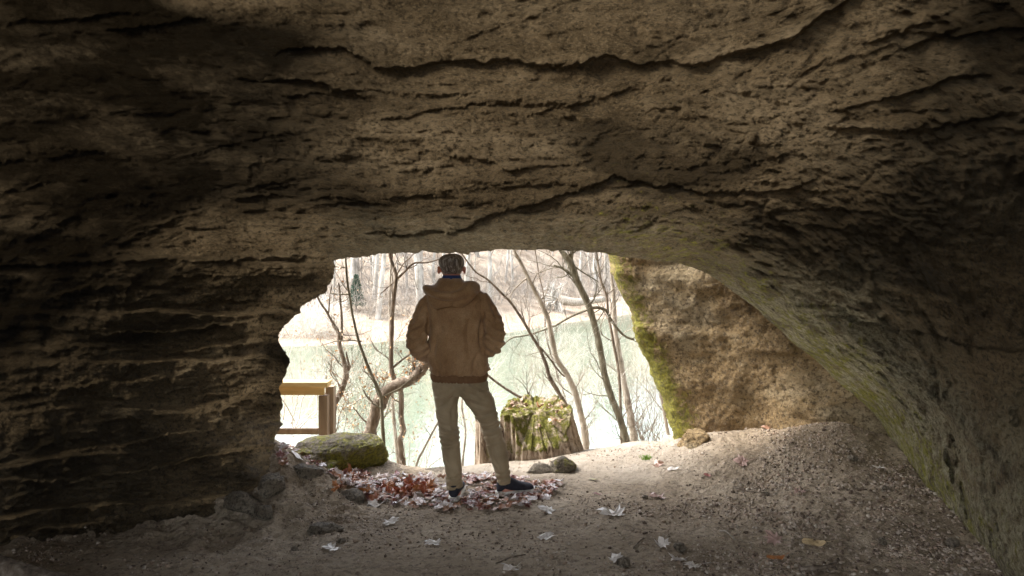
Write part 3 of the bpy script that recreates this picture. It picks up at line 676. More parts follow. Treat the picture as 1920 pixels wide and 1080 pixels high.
stump((c[0], 6.42), 0.115, 0.22, -0.36, 'narrow dark bark-covered stump partly behind the right leg of the person', 8, 0.12, 0.02, 0.05)

# ================================================================== RAILING
def box(mb, lo, hi, bev=0.004, a=None):
    lo = np.array(lo, float); hi = np.array(hi, float); b = bev
    V = []; 
    import itertools
    bm = None
    xs_ = [lo[0], hi[0]]; V = []
    # chamfered box: 24 vertices
    idx = {}
    for sx in (0, 1):
        for sy in (0, 1):
            for sz in (0, 1):
                c_ = np.array([[lo, hi][sx][0], [lo, hi][sy][1], [lo, hi][sz][2]]); s_ = np.array([1 - 2 * sx, 1 - 2 * sy, 1 - 2 * sz]) * b
                for ax in range(3):
                    o_ = s_.copy(); o_[ax] = 0; idx[(sx, sy, sz, ax)] = len(V); V.append(c_ + o_)
    Fc = []
    for s in (0, 1):
        Fc.append([idx[(s, a_, b_, 0)] for a_, b_ in ((0, 0), (1, 0), (1, 1), (0, 1))][::(1 if s else -1)])
        Fc.append([idx[(a_, s, b_, 1)] for a_, b_ in ((0, 0), (1, 0), (1, 1), (0, 1))][::(-1 if s else 1)])
        Fc.append([idx[(a_, b_, s, 2)] for a_, b_ in ((0, 0), (1, 0), (1, 1), (0, 1))][::(1 if s else -1)])
    for s in (0, 1):
        for t in (0, 1):
            Fc.append([idx[(s, t, 0, 0)], idx[(s, t, 1, 0)], idx[(s, t, 1, 1)], idx[(s, t, 0, 1)]])
            Fc.append([idx[(s, 0, t, 0)], idx[(s, 1, t, 0)], idx[(s, 1, t, 2)], idx[(s, 0, t, 2)]])
            Fc.append([idx[(0, s, t, 1)], idx[(1, s, t, 1)], idx[(1, s, t, 2)], idx[(0, s, t, 2)]])
            for r in (0, 1):
                Fc.append([idx[(s, t, r, 0)], idx[(s, t, r, 1)], idx[(s, t, r, 2)]])
    mb.add(V, Fc, a)
M['wood_new'] = simple('pine_yellow', [(0.42, 0.27, 0.10), (0.60, 0.42, 0.18), (0.70, 0.54, 0.28)], 7, 0.7, 0.25, 0.004, 40, stretch=(0.08, 1, 1))
M['wood_old'] = simple('wood_weathered', [(0.13, 0.09, 0.06), (0.27, 0.20, 0.14), (0.38, 0.30, 0.22)], 9, 0.85, 0.4, 0.005, 40, stretch=(1, 1, 0.08))
ry = 6.7
ra = P(612, 800, ry)
rl = empty('wooden_railing', (ra[0], ry, 0.05), 'wooden railing with yellow pine top boards and weathered posts, by the cave mouth', 'railing')
def rb_(name, px0, px1, py0, py1, y0, y1, mat):
    a = P(px0, py1, y0); b = P(px1, py0, y0); m = MB(); box(m, (a[0], y0, a[2]), (b[0], y1, b[2])); return m.build(name, mat, rl, False)
rb_('top_rail', 380, 614, 717, 727, ry - 0.05, ry + 0.10, M['wood_new'])
rb_('upper_board', 380, 607, 726.7, 741, ry - 0.02, ry + 0.02, M['wood_new'])
rb_('post', 597, 613.5, 742, 860, ry + 0.0, ry + 0.09, M['wood_old'])
rb_('post', 610, 625.5, 725, 862, ry + 0.095, ry + 0.185, M['wood_old'])
rb_('lower_rail', 380, 596.5, 804, 815, ry + 0.02, ry + 0.06, M['wood_old'])
rb_('post', 430, 447, 742, 860, ry + 0.025, ry + 0.11, M['wood_old'])

# ================================================================== TREES
def grow(mb, start, d, length, r, level, rng, sides=5, curl=0.25, up=0.15, nseg=6, kids=4, a=None, leaves=None, minr=0.0008):
    pts = [np.array(start, float)]; d = nrm(np.array(d, float)); dirs = [d]
    for k in range(nseg):
        d = nrm(d + curl * rng.normal(size=3) * 0.5 + np.array([0, 0, up * 0.3]))
        pts.append(pts[-1] + d * length / nseg); dirs.append(d)
    rad = np.linspace(r, max(minr, r * 0.35), nseg + 1)
    tube(mb, pts, rad, sides, cap=False, a=a)
    if level > 0:
        for k in range(kids):
            t = rng.uniform(0.2, 1.0); i = min(nseg - 1, int(t * nseg)); p = pts[i] + (pts[i + 1] - pts[i]) * (t * nseg - i)
            pr = rng.normal(size=3); pr = pr - dirs[i] * np.dot(pr, dirs[i]); pr = nrm(pr)
            grow(mb, p, dirs[i] * 0.8 + pr * rng.uniform(0.5, 1.1), length * rng.uniform(0.4, 0.7), max(minr, rad[i] * 0.55), level - 1, rng, max(3, sides - 1), curl, up, max(3, nseg - 1), kids, a, leaves, minr)
    if leaves is not None and level <= 1:
        for p in pts[1:]:
            if rng.random() < leaves[1]: leaves[0].append(p)

def pts_px(L, Y, dy=0.0):
    n = len(L); return np.array([P(q[0], q[1], Y + dy * k / (n - 1)) for k, q in enumerate(L)])

def near_tree(label, L, Y, mat, ntw=10, seed=0, dy=0.0, twl=0.5, extras=(), leafp=0.0, down=True, up=True, group=None, name='bare_tree', tw_up=0.6, lvl=2, rough=0.06, leaf_size=0.03):
    rng = np.random.default_rng(seed)
    pts = pts_px(L, Y, dy); rad = 0.88 * np.array([q[2] for q in L]) / 2 / F * np.array([p[1] for p in pts])
    if pts[0][2] < pts[-1][2]: pts = pts[::-1]; rad = rad[::-1]
    # top first -> bottom last
    if up:
        d = nrm(pts[0] - pts[1]); h = 2.2 + rng.uniform(0, 1.0)
        d = nrm(d + [0, 0, 0.4]); ex = [pts[0] + d * h * t + rng.normal(size=3) * 0.04 * t for t in (1.0, 0.66, 0.33)]
        pts = np.vstack([ex, pts]); rad = np.concatenate([[rad[0] * 0.35, rad[0] * 0.6, rad[0] * 0.85], rad])
    if down:
        b = pts[-1]; zb = gz(b[0], b[1] + 0.1) - 0.15
        if b[2] > zb:
            n = max(2, int((b[2] - zb) / 0.4)); dd = nrm(nrm(pts[-1] - pts[-2]) * 0.4 + [0, 0, -1])
            ex = [b + dd * (b[2] - zb) / -dd[2] * (k / n) for k in range(1, n + 1)]
            pts = np.vstack([pts, ex]); rad = np.concatenate([rad, np.linspace(rad[-1] * 1.05, rad[-1] * 1.45, n)])
    P2 = catmull(pts, 7); R2 = np.interp(np.linspace(0, 1, len(P2)), np.linspace(0, 1, len(rad)), rad)
    P2 = P2 + np.stack([fbm(P2 + 9 * seed, 3.0, 2, seed=seed + 1), 0 * P2[:, 0], fbm(P2, 3.0, 2, seed=seed + 2)], 1) * 0.012
    R2 = R2 * (1 + rough * fbm(P2, 8, 2, seed=seed + 4) * 2)
    base = P2[-1]
    e = empty(name, base, label, 'tree', group)
    mb = MB(); tube(mb, P2[::-1], R2[::-1], 12, wob=rough * 0.5, rng=rng); 
    mb.build('trunk', mat, e)
    tw = MB(); lv = []
    for k in range(int(ntw * 1.7)):
        i = rng.integers(2, int(len(P2) * 0.93)); T = nrm(P2[i - 1] - P2[i])
        pr = rng.normal(size=3) * [1, 0.5, 0.6]; pr = nrm(pr - T * np.dot(pr, T))
        grow(tw, P2[i], pr + T * 0.5 + [0, 0, tw_up * 0.4], twl * rng.uniform(0.5, 1.3), min(R2[i] * 0.45, 0.009), lvl, rng, 5, 0.45, tw_up, 6, 4, None, (lv, leafp) if leafp else None)
    for (E_, ew) in extras:
        ep = pts_px(E_, Y, 0) ; ep = catmull(ep, 6); er = np.linspace(ew[0], ew[1], len(ep)) / 2 / F * Y
        ep = ep + np.stack([fbm(ep, 5.0, 2, seed=seed + 31), 0 * ep[:, 0], fbm(ep, 5.0, 2, seed=seed + 32)], 1) * 0.015 * np.linspace(0, 1, len(ep))[:, None]
        tube(tw, ep, er, 7)
        for k in range(5):
            i = rng.integers(2, len(ep) - 1); T = nrm(ep[i] - ep[i - 1]); pr = rng.normal(size=3) * [1, .4, 1]
            grow(tw, ep[i], nrm(pr) + T * 0.7, twl * rng.uniform(0.4, 0.8), er[i] * 0.4, 1, rng, 4, 0.4, tw_up, 5, 3, None, (lv, leafp) if leafp else None)
    if tw.n: tw.build('crown', mat, e)
    if lv:
        lm = MB()
        for p in lv:
            s = leaf_size * rng.uniform(0.6, 1.3); a = rng.normal(size=3); a = nrm(a); b = nrm(np.cross(a, rng.normal(size=3)))
            n_ = np.cross(a, b)
            col = random.choice([(0.55, 0.30, 0.12), (0.60, 0.40, 0.22), (0.70, 0.52, 0.36), (0.62, 0.28, 0.10)])
            V = [p, p + a * s * 0.5 + b * s * 0.28 + n_ * s * 0.1, p + a * s, p + a * s * 0.5 - b * s * 0.28 + n_ * s * 0.1]
            lm.add(V, [(0, 1, 2), (0, 2, 3)], col)
        lm.build('foliage', M['leaf'], e, False)
    return e

G1 = 'bare trees on the near bank below the ledge'
near_tree('thin dark sapling curving down in front of the water left of the person', [(648, 470, 4), (650, 500, 4.5), (653, 540, 5), (662, 590, 5.5), (672, 632, 6), (684, 668, 6.5), (698, 705, 7), (712, 735, 8), (716, 760, 8)], 7.4, M['bark_dark'], 7, 1, twl=0.35, lvl=1, leafp=0.10,
          extras=[([(655, 552), (636, 551), (618, 548)], (3, 1.5)), ([(650, 502), (640, 502), (628, 500)], (3, 1.5)), ([(678, 640), (655, 638), (630, 640), (600, 648)], (3, 1))], group=G1)
near_tree('spotted slender tree with a forked top between the railing and the person', [(730, 460, 7), (733, 485, 7), (742, 512, 8), (742, 530, 9), (737, 570, 9), (735, 600, 9.5), (734, 645, 10), (734, 690, 10), (741, 715, 11), (751, 735, 11), (752, 784, 11), (756, 807, 12), (750, 826, 13), (755, 872, 13)], 8.2, M['bark_mid'], 9, 2, twl=0.6, leafp=0.06,
          extras=[([(742, 526), (758, 510), (776, 494), (800, 492), (822, 486)], (5, 2.5)), ([(740, 528), (725, 540), (712, 552)], (3, 1.5)), ([(736, 690), (758, 672), (775, 660)], (5, 2))], group=G1)
near_tree('thick crooked tree limb bending right towards the person over the ledge', [(838, 640, 14), (820, 660, 18), (803, 678, 22), (788, 698, 25), (770, 714, 22), (748, 721, 23), (727, 733, 26), (709, 757, 28), (699, 786, 27), (694, 815, 27), (697, 850, 30), (700, 890, 36)], 7.6, M['bark_mid'], 12, 3, dy=0.0, twl=0.35, leafp=0.25, up=False,
          extras=[([(705, 760), (690, 745), (680, 728)], (5, 2)), ([(697, 800), (680, 785), (668, 770), (660, 762)], (4, 1.5))], rough=0.12, name='crooked_tree', leaf_size=0.045)
near_tree('leaning pale-barked tree with a broken dark stub just right of the railing', [(590, 545, 4), (612, 584, 5), (625, 606, 6), (634, 622, 8), (637, 645, 9), (644, 671, 10), (650, 700, 13), (644, 724, 12), (634, 745, 11), (627, 766, 11), (625, 790, 11)], 8.6, M['bark_mid'], 9, 4, twl=0.5, leafp=0.14,
          extras=[([(640, 640), (641, 600), (638, 560), (634, 530)], (6, 3)), ([(648, 702), (655, 690), (648, 660)], (5, 3)), ([(616, 590), (618, 560), (622, 535)], (3, 1.5))], group=G1)
near_tree('thin pale trunk behind the crooked limb', [(735, 700, 6), (737, 758, 7), (741, 810, 8), (748, 870, 9)], 9.5, M['bark_pale'], 5, 5, twl=0.5, group=G1, leafp=0.1)
near_tree('smooth grey tree leaning left, nearest the right shoulder of the person', [(962, 462, 8), (972, 485, 8), (985, 512, 9), (1002, 545, 9.5), (1016, 572, 10), (1028, 601, 10.5), (1036, 640, 11), (1044, 672, 11), (1060, 698, 12), (1073, 722, 13), (1083, 752, 13), (1091, 785, 14), (1096, 815, 15)], 8.4, M['bark_pale'], 9, 6, twl=0.55,
          extras=[([(989, 520), (975, 532), (962, 545), (955, 562)], (3.5, 1.5)), ([(982, 505), (990, 540), (986, 580)], (2, 1))], group=G1)
near_tree('thin leaning tree with a straight dark stem crossing low beside the jacket', [(880, 495, 3.5), (915, 524, 4.5), (938, 548, 5), (956, 567, 5.5), (975, 595, 6), (995, 627, 6.5), (1012, 655, 7), (1022, 680, 8), (1030, 708, 8.5), (1045, 733, 9), (1060, 762, 9), (1072, 800, 10)], 8.0, M['bark_mid'], 7, 7, twl=0.45,
          extras=[([(1012, 650), (1028, 668), (1045, 690), (1060, 705)], (4, 3))], group=G1)
near_tree('mottled forked tree, the darkest trunk between the person and the huge boulder', [(1045, 455, 9), (1056, 474, 12), (1070, 492, 15), (1080, 522, 14), (1091, 545, 14), (1103, 570, 14), (1113, 601, 14), (1122, 637, 14), (1128, 668, 14), (1132, 695, 14), (1138, 718, 14), (1147, 745, 14), (1156, 768, 15), (1166, 797, 15), (1175, 832, 16)], 8.8, M['bark_dark'], 8, 8, twl=0.6,
          extras=[([(1070, 492), (1073, 475), (1076, 455)], (8, 6)), ([(1080, 522), (1062, 508), (1050, 502), (1037, 498)], (6, 3)), ([(1104, 580), (1080, 589), (1060, 599), (1037, 612), (1005, 624), (978, 630), (960, 634), (945, 645)], (4.5, 2.5)),
                  ([(1108, 578), (1122, 577), (1136, 582), (1145, 598), (1157, 617), (1172, 631), (1190, 638)], (6, 4.5)), ([(1078, 500), (1100, 515), (1122, 528)], (3, 2))], group=G1)
near_tree('broad pale trunk right behind the mottled forked tree', [(1146, 500, 8), (1150, 545, 10), (1152, 608, 12), (1157, 645, 13), (1163, 680, 14), (1170, 719, 14), (1177, 758, 15), (1184, 797, 16), (1188, 825, 17)], 10.0, M['bark_pale'], 8, 9, twl=0.7, group=G1)
near_tree('thin dark-spotted sapling close to the mossy boulder edge', [(1119, 470, 4), (1122, 500, 4.5), (1128, 530, 5), (1137, 556, 5.5), (1142, 590, 6), (1150, 640, 6), (1160, 700, 6)], 9.2, M['bark_mid'], 8, 10, twl=0.5, group=G1)
near_tree('short pale trunk at the foot of the mossy boulder', [(1230, 690, 5), (1238, 735, 6), (1244, 765, 7), (1249, 797, 8), (1255, 830, 9)], 8.6, M['bark_pale'], 7, 11, twl=0.5, group=G1, lvl=2)
near_tree('thin bare pole leaning right, left of the straight leg', [(824, 785, 3.5), (812, 808, 4), (795, 842, 4.5), (780, 876, 5)], 7.6, M['bark_pale'], 2, 12, twl=0.3, up=False, lvl=1, name='dead_branch', group=G1)
near_tree('long dead branch slanting down from the jacket hem to the wide stump', [(905, 695, 4), (920, 708, 5), (940, 722, 5), (964, 737, 6), (985, 748, 6.5), (1006, 758, 7)], 7.3, M['bark_mid'], 4, 13, twl=0.3, up=False, lvl=1, name='dead_branch', down=True)
near_tree('slim pale trunk seen between the legs of the person', [(872, 720, 3), (866, 760, 4), (873, 810, 4.5), (868, 870, 5)], 9.5, M['bark_pale'], 5, 14, twl=0.4, group=G1, up=False)
near_tree('thin sapling rising behind the wide stump', [(1008, 500, 2.5), (1020, 560, 3), (1024, 630, 3.5), (1044, 700, 4), (1066, 770, 4.5)], 10.5, M['bark_mid'], 7, 15, twl=0.5, group=G1)
# pale tangled shrub by the railing, over the water
def shrub(label, px, py, Y, n, spread, L, mat, seed, lvl=2, r=0.006, dirb=(0, 0, 1), name='bare_shrub', leafp=0.0):
    rng = np.random.default_rng(seed); b = P(px, py, Y); b[2] = min(b[2], 50)
    e = empty(name, b, label, 'shrub'); mb = MB(); lv = []
    for k in range(n):
        d = np.array(dirb) + rng.normal(size=3) * spread * [1, 0.6, 0.7]
        grow(mb, b + rng.normal(size=3) * 0.06, d, L * rng.uniform(0.6, 1.2), r, lvl, rng, 5, 0.35, 0.3, 8, 5, None, (lv, leafp) if leafp else None)
    mb.build('crown', mat, e)
    if lv:
        lm = MB()
        for p in lv:
            s = 0.035 * rng.uniform(0.6, 1.3); a = nrm(rng.normal(size=3)); b_ = nrm(np.cross(a, rng.normal(size=3)))
            lm.add([p, p + a * s * 0.5 + b_ * s * 0.3, p + a * s, p + a * s * 0.5 - b_ * s * 0.3], [(0, 1, 2), (0, 2, 3)], random.choice([(0.6, 0.34, 0.15), (0.66, 0.44, 0.26), (0.72, 0.5, 0.3)]))
        lm.build('foliage', M['leaf'], e, False)
    return e
shrub('tangle of pale bare branches over the water, behind the wooden railing', 545, 800, 9.5, 9, 0.55, 1.5, M['brush_pale'], 21, 2, 0.010, (0.35, 0, 1))
shrub('low pale bare shrub behind the leaf-covered ledge, left of the straight leg', 775, 905, 8.2, 7, 0.6, 0.9, M['brush_pale'], 22, 2, 0.006, (0, 0, 1), leafp=0.08)
shrub('fine dark bare shrub at the foot of the huge boulder', 1215, 850, 7.9, 8, 0.6, 0.6, M['bark_mid'], 23, 2, 0.005, (0, 0, 1))
shrub('bare twiggy shrub between the mottled tree and the mossy boulder', 1195, 880, 9.5, 9, 0.45, 1.3, M['bark_mid'], 24, 2, 0.006, (0, 0, 1))
for k, (px, py, Y, n_, L_, m_, lab) in enumerate([(1010, 880, 9.0, 7, 1.4, 'bark_pale', 'fine pale twigs rising right behind the wide stump'), (1120, 880, 10.5, 8, 1.8, 'brush_pale', 'pale feathery shrub between the two leaning grey trees'), (950, 880, 9.5, 6, 1.7, 'brush_pale', 'thin pale twigs over the water between the legs and the wide stump'),
        (600, 850, 9.0, 8, 1.5, 'brush_pale', 'whitish arching twigs just right of the railing post'), (825, 900, 10.5, 7, 1.8, 'brush_pale', 'faint pale shrub behind the left leg'), (690, 900, 10.0, 7, 1.9, 'bark_pale', 'tall fine grey twigs behind the crooked limb'), (1230, 860, 11.0, 8, 1.8, 'bark_pale', 'tall fine grey twigs touching the mossy boulder edge')]):
    shrub(lab, px, py, Y, n_, 0.42, L_, M[m_], 40 + k, 3, 0.006, (0.1, 0, 1), leafp=0.02 if k in (3, 5) else 0.0)
shrub('sparse twiggy shrub with rusty leaves beside the crooked limb', 660, 880, 8.4, 7, 0.5, 0.9, M['bark_mid'], 25, 2, 0.005, (0, 0, 1), leafp=0.14)

# ---------------- far bank trees: a few shapes, copied
def far_z1(x, y): return float(far_z(np.array([x]), np.array([y]))[0])
protos = []
for v in range(6):
    rng = np.random.default_rng(500 + v)
    h = 15.0; lean = rng.normal() * 0.9
    pts = np.array([(lean * (t ** 1.3) + 0.25 * math.sin(t * 4 + v), 0.4 * rng.normal() * t, h * t - 0.3) for t in np.linspace(0, 1, 9)])
    r0 = [0.20, 0.28, 0.16, 0.12, 0.22, 0.10][v]
    mb = MB(); PP = catmull(pts, 4); RRr = np.linspace(r0 * 1.15, r0 * 0.25, len(PP)); tube(mb, PP, RRr, 8)
    tm = mb.build('trunk', M['bark_far']); tm_me = tm.data; bpy.data.objects.remove(tm)
    mb = MB()
    for k in range(16):
        t = rng.uniform(0.08, 0.95); i = int(t * (len(PP) - 1)); d = rng.normal(size=3); d[2] = abs(d[2]) * 0.6 + 0.3
        grow(mb, PP[i], d, rng.uniform(1.5, 3.5), min(0.05, RRr[i] * 0.4), 2, rng, 3, 0.35, 0.35, 5, 4, None, None, 0.008)
    cm = mb.build('crown', M['brush']); cm_me = cm.data; bpy.data.objects.remove(cm)
    protos.append((tm_me, cm_me))
rngf = np.random.default_rng(77)
FT = [(708, 5, 0, 'speckled white trunk on the far bank, left of the forked sapling'), (782, 7, 1, 'broad white sycamore trunk on the far bank just left of the head of the person')]
spots = []
for k in range(64):
    x = rngf.uniform(-19, 20); d = rngf.uniform(11, 40); spots.append((x, d))
def far_tree(x, y, v, s, rz, label, group):
    z = far_z1(x, y)
    e = empty('far_tree', (x, y, z - 0.1), label, 'tree', group); e.rotation_euler = (0, 0, rz); e.scale = (s, s, s * 0.9)
    for nm, me in zip(('trunk', 'crown'), protos[v]):
        o = bpy.data.objects.new(nm, me); COL.objects.link(o); o.parent = e
for px, dd, v, lab in FT:
    y = 58.0; x = (px - 960) / F * y; y = float(bank_y(x)) + dd + 4; x = (px - 960) / F * y
    far_tree(x, y, v, 1.15, 0.0, lab, None)
for k, (x, d) in enumerate(spots):
    far_tree(x, float(bank_y(x)) + d, k % 6, float(rngf.uniform(0.7, 1.2)), float(rngf.uniform(0, 6.28)), 'pale bare tree in the hazy woodland across the river', 'bare trees in the woodland across the river')
# dry brush and thickets on the far bank
mb = MB(); rng = np.random.default_rng(91)
for k in range(620):
    x = rng.uniform(-20, 20); d = 9 + abs(rng.normal()) * 9; y = float(bank_y(x)) + d; z = far_z1(x, y)
    for j in range(3):
        grow(mb, (x, y, z), (rng.normal() * 0.5, rng.normal() * 0.5, 1), rng.uniform(0.8, 2.4), 0.018, 1, rng, 3, 0.4, 0.2, 4, 5, None, None, 0.008)
tag(mb.build('underbrush', M['brush']), 'dense dry brown underbrush along the far river bank', 'underbrush', kind='stuff')
mb = MB()
for k in range(26):
    x = rng.uniform(-19, -13.2); y = float(bank_y(x)) + rng.uniform(2.5, 5); z = far_z1(x, y)
    for j in range(4): grow(mb, (x, y, z), (rng.normal() * 0.6, rng.normal() * 0.4, 1), rng.uniform(1.2, 2.6), 0.022, 2, rng, 3, 0.35, 0.2, 5, 4, None, None, 0.01)
e = empty('bare_shrub', (-16, float(bank_y(-16)) + 3, far_z1(-16, float(bank_y(-16)) + 3)), 'white leafless thicket on the sandy far bank, at the left edge of the opening', 'shrub')
mb.build('crown', M['brush_pale'], e)
# small evergreen
def evergreen():
    Y = 60.0; x = (668 - 960) / F * Y; z = far_z1(x, Y)
    e = empty('evergreen_shrub', (x, Y, z), 'small dark green cedar on the far bank behind the thin sapling', 'shrub')
    rng = np.random.default_rng(8); mb = MB(); tm = MB(); tube(tm, [(x, Y, z - .2), (x, Y, z + 2.8)], [0.07, 0.02], 6); tm.build('trunk', M['bark_mid'], e)
    for k in range(2600):
        t = rng.random() ** 0.7; r = 0.95 * (1 - t) * math.sqrt(rng.random()) + 0.05; a = rng.random() * 6.28
        c_ = np.array([x + r * math.cos(a), Y + r * math.sin(a), z + 0.3 + 2.8 * t]); s = 0.11
        d1 = nrm(rng.normal(size=3)) * s; d2 = nrm(rng.normal(size=3)) * s * 0.4
        mb.add([c_, c_ + d1 + d2, c_ + d1 * 1.6, c_ + d1 - d2], [(0, 1, 2, 3)])
    mb.build('foliage', simple('cedar', [(0.03, 0.06, 0.04), (0.07, 0.12, 0.08)], 3, 0.8), e, False)
evergreen()
# driftwood / root wad
def root_wad():
    Y = 70.0; x = (1047 - 960) / F * Y; z = far_z1(x, Y - 1)
    e = empty('driftwood', (x, Y, z), 'fallen tree with an upturned root wad on the sandy far bank', 'driftwood')
    rng = np.random.default_rng(10); mb = MB()
    tube(mb, catmull([(x + 5, Y + 2, z + 1.2), (x + 2, Y, z + 1.0), (x, Y, z + 1.3)], 5), np.linspace(0.3, 0.5, 11), 9)
    mb.build('trunk', M['bark_pale'], e)
    mb = MB()
    for k in range(26):
        a = rng.uniform(0, 6.28); grow(mb, (x, Y, z + 1.3), (-0.6 + 0.3 * rng.normal(), math.sin(a) * 0.3, math.sin(a)), rng.uniform(1.2, 2.6), 0.14, 1, rng, 5, 0.7, -0.2, 6, 3, None, None, 0.02)
    mb.build('roots', M['bark_far'], e)
root_wad()

# ================================================================== LEAVES
MAPLE = [(0, -0.42), (0.07, -0.20), (0.30, -0.28), (0.26, -0.12), (0.50, -0.02), (0.34, 0.06), (0.46, 0.26), (0.25, 0.20), (0.20, 0.16), (0.16, 0.34), (0.0, 0.56), (-0.16, 0.34), (-0.20, 0.16), (-0.25, 0.20), (-0.46, 0.26), (-0.34, 0.06), (-0.50, -0.02), (-0.26, -0.12), (-0.30, -0.28), (-0.07, -0.20)]
OAK = [(0, -0.6), (0.05, -0.4), (0.16, -0.34), (0.10, -0.22), (0.24, -0.12), (0.12, -0.02), (0.28, 0.14), (0.14, 0.20), (0.24, 0.38), (0.10, 0.42), (0.0, 0.56), (-0.10, 0.42), (-0.24, 0.38), (-0.14, 0.20), (-0.28, 0.14), (-0.12, -0.02), (-0.24, -0.12), (-0.10, -0.22), (-0.16, -0.34), (-0.05, -0.4)]
OVAL = [(0.22 * math.sin(t) * (1 - 0.25 * math.cos(t)), -0.5 * math.cos(t)) for t in np.linspace(0, 2 * math.pi, 18, endpoint=False)]
def leaf_geo(shape, size, rng, curl=1.0, stem=True):
    o = np.array(shape); n = len(o); V = [np.zeros(2)]; V += [p * 0.5 for p in o]; V += list(o)
    V = np.array(V); fx, fy, ph_ = rng.uniform(2, 5), rng.uniform(2, 5), rng.uniform(0, 6)
    r2 = (V ** 2).sum(1); z = curl * (0.55 * r2 * rng.uniform(0.3, 1.2) + 0.10 * np.sin(V[:, 0] * fx * 2 + ph_) + 0.10 * np.sin(V[:, 1] * fy * 2) + 0.5 * rng.uniform(-0.5, 1) * V[:, 0] ** 2)
    z += 0.035 * rng.normal(size=len(V)) * curl
    V3 = np.column_stack([V, z]) * size; Fc = []
    for i in range(n):
        j = (i + 1) % n; Fc += [(0, 1 + i, 1 + j), (1 + i, 1 + n + i, 1 + n + j, 1 + j)]
    if stem:
        b = len(V3); q = V3[1 + n]; d_ = np.array([rng.normal() * 0.15, -1, 0.2]); w_ = size * 0.012
        V3 = np.vstack([V3, q + [w_, 0, 0], q - [w_, 0, 0], q + d_ * size * 0.4 - [w_ * .5, 0, 0], q + d_ * size * 0.4 + [w_ * .5, 0, 0], q + d_ * size * 0.2 + [0, 0, w_ * 1.5]])
        Fc += [(b, b + 1, b + 2, b + 3), (b, b + 4, b + 3), (b + 1, b + 2, b + 4)]
    return V3, Fc
def rotm(rx, ry, rz): return np.array(Matrix.Rotation(rz, 3, 'Z') @ Matrix.Rotation(ry, 3, 'Y') @ Matrix.Rotation(rx, 3, 'X'))
LC = [(0.34, 0.13, 0.07), (0.42, 0.21, 0.12), (0.24, 0.08, 0.05), (0.40, 0.22, 0.13), (0.66, 0.54, 0.48), (0.72, 0.65, 0.62), (0.20, 0.07, 0.06), (0.68, 0.60, 0.57)]
PALE = (0.72, 0.66, 0.60); PINK = (0.50, 0.33, 0.28); RED = (0.28, 0.08, 0.06); ORG = (0.46, 0.18, 0.06); TAN = (0.58, 0.43, 0.24); BRN = (0.30, 0.16, 0.10)
LV = [(623, 1030, 0.145, OAK, PALE, 0.9, 'oblong white oak leaf lying alone on the dirt at lower left'), (812, 1023, 0.11, MAPLE, PALE, 0.3, 'curled pale leaf on the dirt straight below the left shoe'), (733, 984, 0.11, MAPLE, PALE, 0.0, 'pale star-shaped leaf on the dirt just below the leaf pile'),
      (1028, 960, 0.14, MAPLE, PALE, 1.2, 'flat pale leaf on the dirt below the pointing shoe'), (1148, 967, 0.20, MAPLE, PALE, 0.4, 'largest pale maple leaf, spread flat right of the leaf pile'), (1233, 936, 0.15, MAPLE, PINK, 2.0, 'folded pink leaf with a dark red underside on the dirt slope'),
      (1120, 929, 0.09, OVAL, RED, 1.2, 'small dark red leaf above the largest pale maple leaf'), (1025, 1011, 0.12, MAPLE, PALE, 0.7, 'pale pointed leaf in the bottom middle, above the crumpled one'), (1243, 1026, 0.10, MAPLE, PALE, 0.2, 'small pale star-shaped leaf left of the round dark stone'),
      (958, 1071, 0.11, MAPLE, PALE, 2.4, 'crumpled pale leaf cut by the bottom edge of the photo'), (1272, 1055, 0.11, MAPLE, PALE, 2.2, 'upper of two pale leaves touching at the bottom right of center'), (1300, 1068, 0.12, MAPLE, PALE, 0.9, 'lower of two pale leaves touching at the bottom right of center'),
      (1526, 1024, 0.13, OVAL, TAN, 1.4, 'yellow oval leaf on the gravel'), (1455, 1050, 0.11, OVAL, ORG, 1.9, 'reddish brown curled leaf below the yellow oval leaf'), (1452, 1016, 0.13, MAPLE, PINK, 0.5, 'crumpled pinkish leaf left of the yellow oval leaf'), (1235, 874, 0.11, MAPLE, BRN, 0.5, 'dark brown leaf on the slope near the green grass tuft'),
      (1262, 883, 0.09, OVAL, PALE, 1.4, 'small pale leaf beside the dark brown leaf on the slope'), (1392, 869, 0.13, MAPLE, PINK, 1.3, 'crumpled pale pink leaf below the huge boulder'), (1112, 902, 0.08, OVAL, (0.30, 0.26, 0.05), 1.1, 'olive green leaf on the path right of the pointing shoe'),
      (1155, 1052, 0.09, MAPLE, PALE, 0.3, 'pale curled leaf resting on a dark stone at the bottom edge'), (704, 951, 0.14, OAK, PALE, 1.0, 'long white leaf at the left rim of the leaf pile'), (1326, 897, 0.06, OVAL, RED, 0.8, 'tiny red leaf alone on the bare slope'), (552, 845, 0.12, OVAL, ORG, 1.2, 'big orange curled leaf on the slope left of the mossy rock'),
      (558, 858, 0.12, OVAL, PALE, 1.0, 'pale leaf just below the big orange curled leaf'), (1500, 925, 0.10, MAPLE, PINK, 2.0, 'faded leaf on the gravel halfway to the right wall'), (1648, 882, 0.10, MAPLE, PALE, 2.5, 'pale folded leaf near the lower arch edge'), (1437, 806, 0.10, MAPLE, BRN, 0.7, 'brown leaf under the huge boulder on the gravel'),
      (1312, 1075, 0.0, OVAL, PALE, 0, ''), (1010, 935, 0.10, MAPLE, PINK, 0.3, 'pinkish leaf just right of the pointing shoe')]
rngl = np.random.default_rng(3)
def norm_at(x, y):
    e_ = 0.04; dx = (gz_fast(x + e_, y) - gz_fast(x - e_, y)) / (2 * e_); dy = (gz_fast(x, y + e_) - gz_fast(x, y - e_)) / (2 * e_)
    return dx, dy
